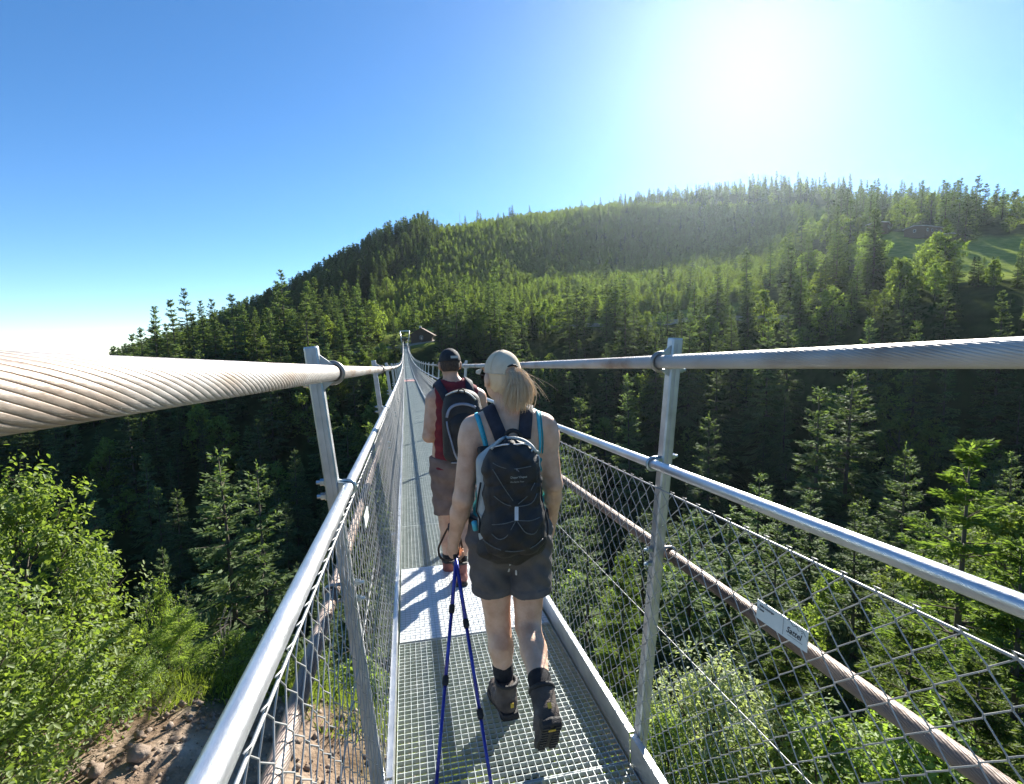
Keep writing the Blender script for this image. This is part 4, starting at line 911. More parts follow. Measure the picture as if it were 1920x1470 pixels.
for k in range(6):
    a0 = k*math.pi/3+.26; P = []
    for t in np.linspace(.06, 1.42, 12): P.append(L_(.0868*math.sin(t)*math.sin(a0), -.012+.1048*math.sin(t)*math.cos(a0), .022+.1088*math.cos(t)))
    if not (2.2 < a0 < 4.1): child(MB().tube(P, .0013, 5).build('cap_seam', M['cap_beige'], None, True), cap)
child(MB().tube([L_(.0872*math.sin(t), -.012+.1052*math.cos(t), .024) for t in np.linspace(-2.55, 2.55, 40)], .0022, 5).build('cap_hem', M['cap_beige'], None, True), cap)
def hbase(f, G_): q = (G_-hd)@HR; f = np.maximum(f, q[..., 2]-.05); f = np.maximum(f, q[..., 1]-.005-.3*q[..., 2]); return np.maximum(f, -.085-q[..., 2])+.0012*np.sin(q[..., 0]*400)
hb = wskin('hair', [ell(L_(0, -.014, .005), (.081, .095, .098), .01, HR), cone(L_(0, -.075, -.03), L_(0, -.055, -.075), .03, .022, .03)], .005, M['blonde'], hbase)
gq = np.random.RandomState(2); mb = MB(); root = L_(.008, -.105, .030)
for i in range(1100):
    fly = gq.rand() < .05; sp = gq.randn(3)*A3(.016, .012, .012); p0 = root+sp*.75; out = HR@A3(0, -1, 0)
    e = A3(gq.randn()*.028+.008, gq.randn()*.022, 0); ln = .135+.045*gq.rand(); 
    if fly: e = e*1.5+A3(.03*gq.rand(), -.01, .02*gq.rand()); ln *= .8
    P = [p0, p0+out*.028+A3(0, 0, .006)+e*.15, p0+out*.040+A3(0, 0, -.045)+e*.75, p0+out*.030+A3(0, 0, -ln*.6)+e*1.15+gq.randn(3)*.003, p0+out*.010+A3(0, 0, -ln)+e*(1.0 if not fly else 1.5)+gq.randn(3)*.006]
    mb.tube(dens(P, 8), [.0012, .0014, .0014, .0014, .0013, .0011, .0008, .0003] if not fly else [.0005]*7+[.0002], 3, caps=False)
child(mb.build('ponytail', M['blonde'], None, True), hb)
child(skin('ponytail_core', [cone(root, root+HR@A3(0, -.030, -.04), .018, .026, .02), cone(root+HR@A3(0, -.030, -.04), root+HR@A3(0, -.012, -.11), .027, .014, .02)], .005, M['blonde'], None), hb)
gl = MB().tube([L_(-.083, -.005, .006), L_(-.082, .06, .008), L_(-.06, .098, .004), L_(-.012, .108, .004), L_(.012, .108, .004), L_(.06, .098, .004), L_(.082, .06, .008), L_(.083, -.005, .006)], .0022, 6); glo = wmb(gl, 'glasses', M['black_nylon'])
for q in (-1, 1):
    c = L_(q*.036, .106, -.006); V = [c+HR@A3(.026*math.cos(a), -abs(.01*math.cos(a)), .019*math.sin(a)) for a in np.linspace(0, 2*math.pi, 16)[:-1]]; child(MB().add(V, [tuple(range(15))]).build('lens', M['glass_dark'], None), glo)
# top straps on bare shoulders
ts = torso+neck+arms
for pth, mt in (([(913, 852), (907, 825), (900, 800), (893, 778)], 'teal_light'), ([(1012, 850), (1013, 825), (1011, 800), (1008, 772)], 'teal_light')):
    P, Nn = raycast(ts, dens(pth, 10), 2.0, .001); top = P[-1]; P2_, N2_ = project(ts, [top+A3(0, .05, .02), top+A3(0, .10, -.03), top+A3(.0, .14, -.10)], .001)
    P = np.concatenate([P, P2_]); Nn = np.concatenate([Nn, N2_]); wmb(ribbon(MB(), P, Nn, .017, .003), 'top_strap', M[mt])
    P, Nn = raycast(ts, [(a+5, b) for a, b in dens(pth, 10)], 2.0, .0015); wmb(ribbon(MB(), P, Nn, .007, .003), 'bra_strap', M['teal'])
# drawstring tabs on the shorts
for a, b in (((957, 1055), (953, 1072)), ((966, 1053), (968, 1078))):
    P, Nn = raycast(shp, dens([a, ((a[0]+b[0])/2+1, (a[1]+b[1])/2), b], 6), 1.8, .002); wmb(ribbon(MB(), P, Nn, .010, .003), 'drawstring', M['white_tab'])

# ---- the woman's backpack
def pack_obj(name, label):
    return tag(empty(name), label, 'backpack')
bpk = pack_obj('backpack', 'black daypack with grey sides and bungee cord worn by the turquoise hiker'); bpk.location = tuple(W(960, 1000, 2.25))
tilt = rotx(-.05); pc = W(962, 930, 2.19)
main = [rbox(pc+A3(0, .02, -.06), A3(.128, .085, .20), .06, .05, tilt), ell(pc+A3(0, .015, .150), (.122, .085, .105), .06, tilt), ell(pc+A3(0, .0, -.15), (.138, .10, .10), .06, tilt)]
def cut_bp(f, G_): x, z = G_[..., 0]-pc[0], G_[..., 2]-pc[2]; return f+.0032*np.sin(z*46+9*x+2.5*np.sin(x*21))+.0026*np.sin(x*58+14*z+2*np.sin(z*33))+.0016*np.sin(z*120-70*x)+.004*np.exp(-((z-.075+1.2*x*x)/.006)**2)+.003*np.exp(-((np.abs(x)-.105)/.005)**2)
mo = child(skin('main_pouch', main, .006, M['black_nylon'], None, cut_bp), bpk)
side = [rbox(pc+A3(0, .085, -.03), A3(.150, .05, .215), .045, .03, tilt), ell(pc+A3(0, .085, .185), (.10, .045, .055), .05, tilt)]
child(skin('side_panel', side, .006, M['grey_nylon'], None, None), bpk)
back = [rbox(pc+A3(0, .135, -.03), A3(.135, .02, .235), .015, .02, tilt)]
child(skin('back_pad', back, .008, M['black_nylon'], None, None), bpk)
belt = [infl(p, .022) for p in torso[:2]]
def cut_belt(f, G_): f = np.maximum(f, np.abs(G_[..., 2]-(pel[2]+.055)+.02*np.cos((G_[..., 0]-pel[0])*8))-.030); return np.maximum(f, -(sdf([infl(p, .010) for p in torso[:2]], G_)))
child(skin('hip_belt', belt, .007, M['black_nylon'], None, cut_belt), bpk)
bott = [ell(pc+A3(0, .05, -.245), (.165, .085, .085), .04), ell(pc+A3(0, .02, -.20), (.13, .08, .10), .04)]
child(skin('rain_cover_pocket', bott, .006, M['black_nylon'], None, cut_bp), bpk)
allp = main+side+bott
def cordline(px_, r=.0022, nm='bungee_cord', mt='cord', n=14):
    P, Nn = raycast(allp, dens(px_, n), 1.5, r*.8); child(MB().tube(P, r, 6).build(nm, M[mt], None, True), bpk)
for path in ([(924, 868), (940, 877), (966, 880), (1002, 873)], [(924, 880), (945, 915), (968, 948)], [(1003, 905), (990, 930), (968, 948)], [(926, 930), (945, 946), (968, 951), (1000, 945), (1007, 925)], [(918, 984), (945, 983), (968, 975), (995, 978), (1012, 970)], [(917, 996), (935, 1014), (950, 1008), (968, 975)], [(968, 975), (985, 1000), (1003, 1003), (1012, 985)], [(905, 1012), (930, 1030), (962, 1036), (1000, 1028), (1018, 1010)]): cordline(path)
cordline([(921, 842), (932, 828), (950, 818), (966, 814), (985, 818), (1003, 830), (1010, 848)], .0075, 'lid_piping', 'grey_nylon', 20)
cordline([(926, 838), (945, 833), (966, 834), (985, 831), (1004, 842)], .0035, 'zip_line', 'white_tab', 16)
P, Nn = raycast(allp, [(944, 808), (945, 806), (985, 806), (984, 808)], 1.5, .002); a, b = P[0], P[-1]
child(ribbon(MB(), dens([a, a+A3(.012, -.01, .035), (a+b)/2+A3(0, -.015, .047), b+A3(-.012, -.01, .035), b], 14), np.tile(A3(0, -1, .3), (14, 1)), .020, .005).build('haul_loop', M['black_nylon'], None, True), bpk)
P, Nn = raycast(allp, dens([(968.5, 950), (968.5, 976)], 5), 1.5, .003); child(ribbon(MB(), P, Nn, .017, .004).build('reflector_tab', M['white_tab'], None), bpk)
P, Nn = raycast(allp, [(957, 897), (957, 905), (968, 884)], 1.5, .0025); nn = nrm(Nn.mean(0)); exx = nrm(np.cross(A3(0, 0, 1), nn)); eyy = np.cross(nn, exx)
for txt, q, sz in (("Daypr'Ouput", 0, .0135), ('Pro Series Tour', 1, .0092)):
    o = obj('print_text', textmesh(txt, sz)); o.data.materials.clear(); o.data.materials.append(M['grey_nylon']); frame(o, P[q]+nn*.004, exx, eyy); o.parent = bpk; o.matrix_parent_inverse = Matrix.Translation(bpk.location).inverted()
pm_ = child(strokes([[(0, .010), (.004, .002)], [(.002, .012), (.012, -.002)]], .0022).build('print_mark', M['bluegrey_nylon'], None), bpk); pm_.data.transform(Matrix(((exx[0], eyy[0], nn[0], P[2][0]), (exx[1], eyy[1], nn[1], P[2][1]), (exx[2], eyy[2], nn[2], P[2][2]), (0, 0, 0, 1))))
bpy.context.view_layer.update()
for pth in ([(940, 822), (934, 806), (925, 785), (917, 766)], [(983, 822), (985, 800), (987, 778), (988, 760)]):
    P, Nn = raycast(ts, dens(pth, 10), 1.9, .004); top = P[-1]; sx = 1 if pth[0][0] > 960 else -1
    P2_, N2_ = project(ts, dens([top+A3(sx*.01, .06, .02), top+A3(sx*.02, .13, -.06), top+A3(sx*.045, .15, -.18), top+A3(sx*.07, .06, -.30)], 12), .004)
    P = np.concatenate([P, P2_]); Nn = np.concatenate([Nn, N2_]); child(ribbon(MB(), P, Nn, np.concatenate([np.full(14, .064), np.linspace(.06, .03, 8)]), .011).build('shoulder_strap', M['navy_strap'], None, True), bpk)
for s_, p0, p1 in ((-1, (903, 905), (893, 1000)), (1, (1020, 905), (1028, 1005))):
    P, Nn = raycast(allp, dens([p0, ((p0[0]+p1[0])/2+s_*3, 950), p1], 8), 1.5, .003)
    child(MB().tube(P+A3(s_*.004, 0, 0), .0045, 6).build('compression_strap', M['black_nylon'], None, True), bpk)
child(MB().tube([pc+A3(-.165, .06, -.16), pc+A3(-.172, .05, -.12)], [.013, .013], 12).build('bottle', M['teal_light'], None, True), bpk)

# ---- hiking poles
def hpole(top, tip, locks, lab, strap):
    d = nrm(tip-top); t = tag(empty('hiking_pole', tuple(tip)), lab, 'hiking pole'); Ln = np.linalg.norm(tip-top)
    q = lambda s: top+d*Ln*s
    c = lambda mb, n, m, sm=True: child(mb.build(n, M[m], None, sm), t)
    c(MB().tube([q(.0), q(locks[0])], .0095, 10), 'upper_shaft', 'pole_blue'); c(MB().tube([q(locks[0]), q(locks[1])], .0085, 10), 'middle_shaft', 'pole_blue'); c(MB().tube([q(locks[1]), q(.955)], .0078, 10), 'lower_shaft', 'pole_blue')
    for l in locks: c(MB().tube([q(l-.018), q(l-.012), q(l+.012), q(l+.02)], [.0105, .014, .014, .0105], 12), 'lock_sleeve', 'pole_grip')
    c(MB().tube([q(.93), q(.945), q(.955), q(1)], [.006, .013, .009, .004], 10), 'tip', 'pole_grip')
    c(MB().tube([q(-.14), q(-.125), q(-.05), q(.03)], [.012, .017, .0135, .0115], 12), 'grip', 'pole_grip')
    P = dens(strap, 22); c(ribbon(MB(), P, np.tile(A3(.5, -.85, .1), (22, 1)), .012, .0018), 'wrist_strap', 'strap_brown', False)
    return t
hpole(poleA[0], poleA[1], (.27, .555), 'blue hiking pole nearer the left mesh, left of the pair', [poleA[0]+A3(0, 0, .06), W(842, 985, 2.55), W(832, 1005, 2.54), W(821, 1028, 2.50), W(823, 1044, 2.48), W(834, 1053, 2.47), W(848, 1050, 2.46)])
hpole(poleB[0], poleB[1], (.31, .655), 'blue hiking pole slanting toward the walking boots, right of the pair', [poleB[0]+A3(0, 0, .05), W(862, 1005, 2.50), W(867, 1030, 2.49), W(870, 1053, 2.47), W(862, 1056, 2.46), W(857, 1045, 2.45)])

# ---- the man in front
ym = 4.25
mhipL, mhipR = W(832, 868, ym), W(872, 866, ym); mp = (mhipL+mhipR)/2; mw = W(852, 830, ym); mc = W(853, 782, ym); mu = W(853, 748, ym); mn = W(848, 718, ym+.01)
mshL, mshR = W(812, 750, ym), W(898, 745, ym); melL, mwrL = W(804, 818, ym-.02), W(828, 800, ym+.27); melR, mwrR = W(912, 815, ym), W(880, 800, ym+.28)
mknL, manL = W(838, 985, ym+.02), W(842, 1062, ym+.0); mknR, manR = W(868, 985, ym-.10), W(863, 1072, ym-.28)
mh = W(843, 683, ym+.03); MR = rotz(.10)@rotx(-.10)
mt = [cone(mp+A3(0, 0, -.02), mp+A3(0, 0, .06), .165, .165, .03, (FY, .68)), cone(mp+A3(0, 0, .06), mw, .162, .155, .05, (FY, .70)), cone(mw, mc, .155, .178, .05, (FY, .66)), cone(mc, mu+A3(0, 0, -.02), .178, .165, .05, (FY, .62)), cone(mshL+A3(.04, 0, 0), mshR+A3(-.04, 0, 0), .07, .07, .05), cone(mn+A3(-.03, 0, -.01), mshL+A3(.02, 0, .01), .055, .058, .05), cone(mn+A3(.03, 0, -.01), mshR+A3(-.02, 0, .01), .055, .058, .05)]
for q in (-1, 1): mt.append(ell(mp+A3(q*.07, -.06, -.05), (.085, .075, .095), .04))
mneck = [cone(mn+A3(0, 0, -.02), mh+A3(0, -.015, -.06), .064, .060, .03)]
marm = [cone(mshL, melL, .062, .050, .03), cone(melL, mwrL, .049, .032, .02), cone(mshR, melR, .062, .050, .03), cone(melR, mwrR, .049, .032, .02)]
mthL = [cone(mhipL+A3(0, 0, -.04), mknL, .096, .066, .03)]; mthR = [cone(mhipR+A3(0, 0, -.04), mknR, .096, .066, .03)]
mbody = mt+mneck+marm+mthL+mthR+calf(mknL, manL)+calf(mknR, manR)+head_prims(mh, MR, 1.02)+hand(mwrL, A3(.3, .9, .1), A3(.9, -.2, 0), (.5, .7, .6), -1, 1.05)+hand(mwrR, A3(-.3, .9, .1), A3(-.9, -.2, 0), (.5, .7, .6), 1, 1.05)
man = tag(empty('person', (float(mp[0]), ym, zdeck(ym))), 'hiker in black cap and red sleeveless shirt walking ahead with brown shorts', 'person')
mskin = lambda n, p, h, m_, cut=None: child(skin(n, p, h, m_, None, cut), man)
mskin('body', mbody, .008, M['skin_m'])
mz = mu[2]+.06
def cut_shirt(f, G_):
    x, y, z = G_[..., 0], G_[..., 1], G_[..., 2]; f = np.maximum(f, np.abs(x-(mshL[0]+mshR[0])/2)-.175-.02*np.clip((mc[2]-z)/.1, 0, 1)); f = np.maximum(f, mp[2]-.03-z)
    f = np.maximum(f, -(np.sqrt((x-mn[0])**2+(y-mn[1]-.01)**2+((z-mn[2]-.03)*.8)**2)-.085)); return f+.003*np.sin(z*70+20*x)
mskin('shirt', [infl(p, .011) for p in mt], .008, M['shirt_red'], cut_shirt)
mhem = W(840, 962, ym)[2]
def cut_ms(f, G_): x, y, z = G_[..., 0], G_[..., 1], G_[..., 2]; f = np.maximum(f, z-mp[2]-.06); f = np.maximum(f, mhem-z); f = f+.005*np.sin(z*50+20*x); return np.where(z < mhem+.07, np.maximum(f, -(sdf(mthL+mthR, G_)-.014)), f)
mskin('shorts', [infl(p, .016) for p in mt[:2]+mt[7:]]+[cone(mhipL+A3(-.005, 0, 0), mknL+A3(0, 0, .0), .118, .10, .012), cone(mhipR+A3(.005, 0, 0), mknR, .118, .10, .012)], .008, M['shorts_m'], cut_ms)
for an, kn in ((manL, mknL), (manR, mknR)):
    u = nrm(kn-an); mskin('sock', [cone(an-u*.03, an+u*.11, .046, .051, .01)], .008, M['sock'])
child(boot(None, manL+A3(0, 0, -.0), A3(-.05, 1, -.04), A3(0, 0, 1), M['boot_red'], 1.05, False), man); child(boot(None, manR+A3(0, 0, 0), A3(.03, .93, -.35), A3(0, .35, .93), M['boot_red'], 1.05, False), man)
mL = lambda x, y, z: mh+MR@A3(x, y, z)
def cut_mcap(f, G_): q = (G_-mh)@MR; f = np.maximum(f, .018+.2*np.clip(q[..., 1], 0, .1)-q[..., 2]); return np.maximum(f, -sdf([ell(mL(0, -.012, .02), (.082, .100, .103), .01, MR)], G_))
mc_ = mskin('cap', [ell(mL(0, -.012, .022), (.091, .110, .110), .01, MR)], .006, M['cap_black'], cut_mcap)
mb = MB(); V = []
for z in (0, -.004):
    for i in range(n := 15): a = math.pi*i/14; V.append(mL(.085*math.cos(a), .052+.05*math.sin(a), .034+z))
    for i in range(15): a = math.pi*i/14; V.append(mL(.09*math.cos(a), .065+.115*math.sin(a)**.8, .018+z-.012*math.cos(a)**2))
mb.add(V, [(i, i+1, 15+i+1, 15+i) for i in range(14)]+[(30+i, 45+i, 46+i, 31+i) for i in range(14)]+[(15+i, 16+i, 46+i, 45+i) for i in range(14)]); child(mb.build('cap_peak', M['cap_black'], None, True), mc_)
child(MB().box(mL(.02, -.117, .05), (.06, .012, .02), MR[:, 0], MR[:, 1], MR[:, 2]).build('cap_buckle', M['grey_nylon'], None), mc_)
def mh_cut(f, G_): q = (G_-mh)@MR; f = np.maximum(f, q[..., 2]-.04); f = np.maximum(f, q[..., 1]+.005-.2*q[..., 2]); return np.maximum(f, -.062-q[..., 2]+.0*q[..., 0])+.001*np.sin(q[..., 0]*500)*np.sin(q[..., 2]*400)
mskin('hair', [ell(mL(0, -.014, .005), (.0835, .099, .1), .01, MR)], .006, M['brown_hair'], mh_cut)
mbp = tag(empty('backpack', tuple(W(860, 860, 4.1))), 'black backpack with blue grey arc worn over the red shirt', 'backpack')
pc2 = W(868, 798, 4.02); mainm = [rbox(pc2+A3(0, .03, -.06), A3(.160, .10, .23), .07, .05), ell(pc2+A3(0, .03, .19), (.145, .09, .10), .06)]
ms = lambda nme, p, h, m_, cut=None: child(skin(nme, p, h, m_, None, cut), mbp)
ms('main_pouch', mainm, .008, M['black_nylon']); ms('front_pocket', [rbox(pc2+A3(.0, -.05, -.08), A3(.115, .05, .14), .045, .04), ell(pc2+A3(0, -.045, .05), (.105, .05, .07), .04)], .007, M['black_nylon'])
allm = mainm+[rbox(pc2+A3(.0, -.05, -.08), A3(.115, .05, .14), .045, .04), ell(pc2+A3(0, -.045, .05), (.105, .05, .07), .04)]
def mcord(px_, w, nm, mt_, n=16):
    P, Nn = raycast(allm, dens(px_, n), 3.2, .004); child(ribbon(MB(), P, Nn, w, .006).build(nm, M[mt_], None, True), mbp)
mcord([(838, 783), (841, 768), (850, 760), (864, 757), (878, 758), (892, 764)], .022, 'grey_arc', 'bluegrey_nylon'); mcord([(838, 790), (840, 805), (846, 825), (852, 850), (862, 870)], .014, 'side_trim', 'bluegrey_nylon')
mcord([(836, 742), (850, 735), (865, 733), (880, 738), (892, 750)], .012, 'lid_piping', 'grey_nylon'); mcord([(845, 880), (852, 888), (862, 892)], .03, 'bottom_trim', 'bluegrey_nylon', 6)
mts = mt+mneck+marm; 
for pth in ([(838, 750), (832, 738), (826, 728), (822, 722)], [(884, 745), (882, 735), (880, 725), (879, 716)]):
    P, Nn = raycast([infl(p, .011) for p in mts], dens(pth, 8), 3.6, .004); top = P[-1]; P2_, N2_ = project(mts, dens([top+A3(0, .06, .02), top+A3(0, .13, -.08), top+A3(0, .10, -.28)], 8), .016)
    child(ribbon(MB(), np.concatenate([P, P2_]), np.concatenate([Nn, N2_]), .068, .012).build('shoulder_strap', M['navy_strap'], None, True), mbp)
P, Nn = raycast(allm, [(858, 738), (872, 738)], 3.2, .0); child(MB().tube(dens([P[0], P[0]+A3(.01, -.01, .04), P[1]+A3(-.01, -.01, .04), P[1]], 10), .006, 6).build('haul_loop', M['black_nylon'], None, True), mbp)

# ---- small walker at the far end of the bridge
yf = 166.0; zf = zdeck(yf); B_ = A3(-.1, yf, zf)
fp = tag(empty('person', (-.1, yf, zf)), 'tiny distant walker in dark clothes at the far end of the bridge', 'person')
fj = [cone(B_+A3(0, 0, .92), B_+A3(0, 0, 1.12), .15, .14, .04, (FY, .7)), cone(B_+A3(0, 0, 1.12), B_+A3(0, 0, 1.38), .14, .16, .05, (FY, .65)), cone(B_+A3(0, 0, 1.4), B_+A3(0, 0, 1.55), .055, .05, .03), ell(B_+A3(0, 0, 1.64), (.08, .1, .115), .02)]
for q in (-1, 1): fj += [cone(B_+A3(q*.18, 0, 1.38), B_+A3(q*.22, .02, 1.1), .05, .042, .03), cone(B_+A3(q*.22, .02, 1.1), B_+A3(q*.2, -.1, .88), .04, .03, .02), cone(B_+A3(q*.08, 0, .9), B_+A3(q*.09, q*.06, .5), .09, .06, .03), cone(B_+A3(q*.09, q*.06, .5), B_+A3(q*.09, q*.16, .08), .058, .04, .02), cone(B_+A3(q*.09, q*.16, .05), B_+A3(q*.09, q*.16-.16, .04), .045, .035, .02)]
child(skin('body', fj, .02, M['skin_m'], None), fp)
child(skin('jacket', [infl(p, .02) for p in fj[:2]+fj[4:6]+fj[9:11]], .02, M['black_nylon'], None, lambda f, G_: np.maximum(f, zf+.9-G_[..., 2])), fp)
child(skin('trousers', [infl(p, .02) for p in fj[6:8]+fj[11:13]]+[infl(fj[0], .01)], .02, M['navy_strap'], None, lambda f, G_: np.maximum(f, G_[..., 2]-zf-.95)), fp)
child(skin('hair', [ell(B_+A3(0, .01, 1.67), (.088, .105, .10), .02)], .015, M['brown_hair'], None, lambda f, G_: np.maximum(f, zf+1.62-G_[..., 2])), fp)
# ------------------------------------------------------------------ chosen trees the photo shows one by one
variant(('near', 0), conifer(71, R=.19, whorls=30, per=6, dens=22, bare=.05, sprig=.0125, droop=.40, twigs=True, ragged=.8, power=.62), 'needle_near')
variant(('near', 1), conifer(72, R=.20, whorls=34, per=8, dens=16, bare=.04, sprig=.0135, droop=.3, twigs=True, ragged=.45), 'needle_near')
variant(('nearyoung', 0), conifer(73, R=.36, whorls=24, per=8, dens=15, bare=.06, sprig=.026, droop=.1, twigs=True, ragged=.3), 'needle_young')
variant(('nearyoung', 1), conifer(74, R=.50, whorls=12, per=6, dens=14, bare=.36, sprig=.034, droop=-.05, twigs=True, ragged=.3, power=.55), 'needle_young')
variant(('nearbroad', 0), broadleaf(81, R=.55, nleaf=9500, leaf=.026, blobs=30, simple=False, lo=.12, trunk_r=.010), 'leaf_near')
variant(('nearbroad', 1), broadleaf(82, R=.42, nleaf=8000, leaf=.020, blobs=26, simple=False, lo=.15), 'leaf_near')
variant(('nearpale', 0), broadleaf(83, R=.45, nleaf=9000, leaf=.018, blobs=26, simple=False, lo=.12), 'leaf_pale')
variant(('nearbush', 0), broadleaf(84, R=.85, nleaf=5200, leaf=.045, blobs=22, simple=False, bare=.02, lo=.06, trunk_r=.009), 'leaf_near')
variant(('nearbush', 1), broadleaf(85, R=.75, nleaf=4200, leaf=.040, blobs=18, simple=False, bare=.02, lo=.06, trunk_r=.009), 'leaf_near')
T = at_tree
T('spruce_tree', ('near', 0), 1812, 822, 16.6, 'nearest tall spruce with ragged drooping branches at the right picture edge', 'tree', wide=1.05)
T('spruce_tree', ('near', 1), 1165, 1040, 15, 'light green conifer seen through the mesh between woman and right post', 'tree', wide=.95)
T('spruce_tree', ('near', 1), 1480, 1180, 11, 'bushy spruce below the donor plate behind the mesh', 'tree', wide=1.2)
T('spruce_tree', ('near', 0), 1700, 1160, 11.5, 'spruce low right behind the mesh under the nearest tall spruce', 'tree', wide=1.3)
T('spruce_tree', ('near', 1), 1930, 1010, 13, 'spruce cut off by the right picture edge below the handrail', 'tree', wide=1.1)
T('broadleaf_tree', ('nearpale', 0), 1335, 1225, 9.5, 'pale silvery leaved shrub tree behind the mesh right of the post', 'tree', wide=1.1)
T('broadleaf_tree', ('nearbroad', 1), 1250, 1330, 8.5, 'green leafy shrub tree at the foot of the right post', 'tree')
T('broadleaf_tree', ('nearbroad', 1), 1560, 1330, 9, 'green leafy shrub tree in the lower right corner below the brown cable', 'tree', wide=1.2)
T('broadleaf_tree', ('nearbroad', 0), 25, 885, 7.6, 'large sunlit broadleaf bush at the left picture edge', 'tree', wide=.8)
T('broadleaf_tree', ('nearbroad', 0), -60, 1080, 6.2, 'yellow green leafy bush cut off by the left picture edge', 'tree', wide=.9)
T('young_spruce', ('nearyoung', 0), 182, 1098, 8.0, 'young sunlit spruce on the soil bank, taller of the two at left', 'tree', wide=1.0)
T('young_spruce', ('nearyoung', 1), 332, 1146, 8.3, 'little flat-topped spruce on a bare stem at the edge of the bank', 'tree', wide=.8)
T('broadleaf_tree', ('nearbroad', 1), 300, 1082, 10.5, 'slender leafy tree between the two young spruces', 'tree', wide=.45)
T('shrub', ('nearbush', 0), 60, 1235, 7.0, 'low leafy shrub under the young spruce at far left', 'shrub', wide=1.0)
T('shrub', ('nearbush', 1), 440, 1185, 8.2, 'pale green shrub beside the left handrail', 'shrub', wide=1.1)
T('shrub', ('nearbush', 0), 560, 1225, 8.4, 'leafy shrub seen through the left mesh', 'shrub', wide=1.0)
T('shrub', ('nearbush', 1), 670, 1240, 9.5, 'small shrub behind the first left post', 'shrub', wide=1.0)
T('shrub', ('nearbush', 1), 250, 1255, 7.4, 'low shrub between the two young spruces on the bank', 'shrub', wide=1.2)
T('broadleaf_tree', ('nearbroad', 1), 1130, 1290, 11, 'leafy shrub tree seen through the mesh right of the woman\'s knees', 'tree')
T('broadleaf_tree', ('nearpale', 0), 1420, 1330, 10.5, 'pale leafy shrub below the donor plate', 'tree', wide=1.1)
T('spruce_tree', ('near', 1), 1830, 1230, 10, 'spruce in the lower right corner behind the brown cable', 'tree', wide=1.2)
T('broadleaf_tree', ('nearbroad', 1), 1730, 1330, 9, 'leafy shrub tree low right between brown cable and mesh', 'tree', wide=1.1)
T('spruce_tree', ('fine', 0), 275, 932, 42, 'lone narrow spruce standing light against the dark valley at left', 'tree', h=15, wide=.75)
g2 = 'spruces rising from the far valley wall'
for x, y, D, v, wd, lab in ((1374, 510, 150, 0, .9, 'tall dark spruce above the right post top, right of it'), (1172, 530, 160, 1, 1.0, 'tall spruce standing left of the right post top'), (1292, 574, 150, 2, .9, 'spruce whose tip shows just right of the right post'), (1230, 593, 145, 3, .9, 'spruce directly behind the right post top'),
      (1503, 478, 170, 0, 1, 'hazy tall spruce right of the dark one above the right cable'), (1570, 440, 190, 2, 1.1, 'broad spruce below the farm meadow at its left corner'), (1479, 566, 140, 4, 1.0, 'wide spruce just above the right main cable'), (1781, 512, 150, 1, 1.15, 'large spruce below the sunny meadow at right'), (1440, 590, 135, 2, .9, 'short spruce above the right cable left of the wide one'),
      (1345, 620, 130, 1, .9, 'short spruce between right post and the tall dark spruce'), (1720, 600, 130, 0, 1, 'slim spruce above the right cable near the picture edge'),
      (1535, 724, 92, 0, 1.1, 'left one of two big spruces under the right main cable'), (1590, 690, 98, 2, 1.1, 'right one of two big spruces under the right main cable'), (1700, 827, 70, 1, .9, 'regular cone-shaped spruce above the right handrail'), (1623, 928, 60, 3, .9, 'small spruce tip just above the right handrail'),
      (1420, 880, 62, 2, 1.0, 'spruce in shade above the right handrail near the post'), (1330, 770, 100, 1, 1.0, 'shaded spruce right of the post between cable and handrail'), (1180, 700, 115, 0, .9, 'spruce left of the post under the right cable'), (1090, 745, 95, 4, 1.0, 'sunlit spruce between woman and right post'), (1050, 800, 75, 2, .9, 'spruce beside the woman behind the right handrail'),
      (650, 533, 215, 0, .8, 'rightmost of three light spruces on the left hill'), (597, 541, 215, 1, .8, 'leftmost of three light spruces on the left hill'), (622, 552, 220, 3, .8, 'middle one of three light spruces on the left hill'), (545, 552, 230, 2, 1.1, 'broad spruce left of the three light spruces'), (463, 600, 225, 1, .9, 'light spruce low on the left skyline slope'), (405, 620, 220, 3, .9, 'small light spruce left of the broad one on the skyline slope'),
      (737, 585, 162, 0, 1.0, 'tall spruce standing just left of the far portal'), (858, 572, 185, 1, 1.0, 'spruce right of the cabin above the black cap'), (882, 556, 205, 3, .9, 'thin spruce above and right of the black cap'), (832, 605, 176, 2, 1.0, 'spruce between the cabin and the black cap'),
      (420, 835, 62, 2, 1.0, 'broad spruce under the left main cable left of the post'), (480, 860, 58, 1, .9, 'slim spruce under the left cable next to the post'), (700, 790, 70, 0, .9, 'spruce right of the first left post'),
      (1747, 447, 255, 0, 1.0, 'small dark spruce on the sunny meadow'), (1814, 366, 300, 4, 1.25, 'big pale conifer beside the farm houses'), (1525, 338, 520, 3, .9, 'left one of two tall spruces on the ridge skyline'), (1573, 333, 515, 3, .9, 'right one of two tall spruces on the ridge skyline'), (895, 394, 432, 1, 1.0, 'lone spruce on the bare ridge skyline')):
    v2 = ('fine', v % 4) if D < 200 else ('spruce', v)
    T('spruce_tree', v2, x, y, D, lab, 'tree', g2, wide=wd, h=(13 if (x < 700 and D > 200) else None if D < 140 else max(9, 28*min(1, 160/D)) if D < 240 else {255: 12, 300: 20, 520: 15, 515: 16, 432: 13.5}[D]))
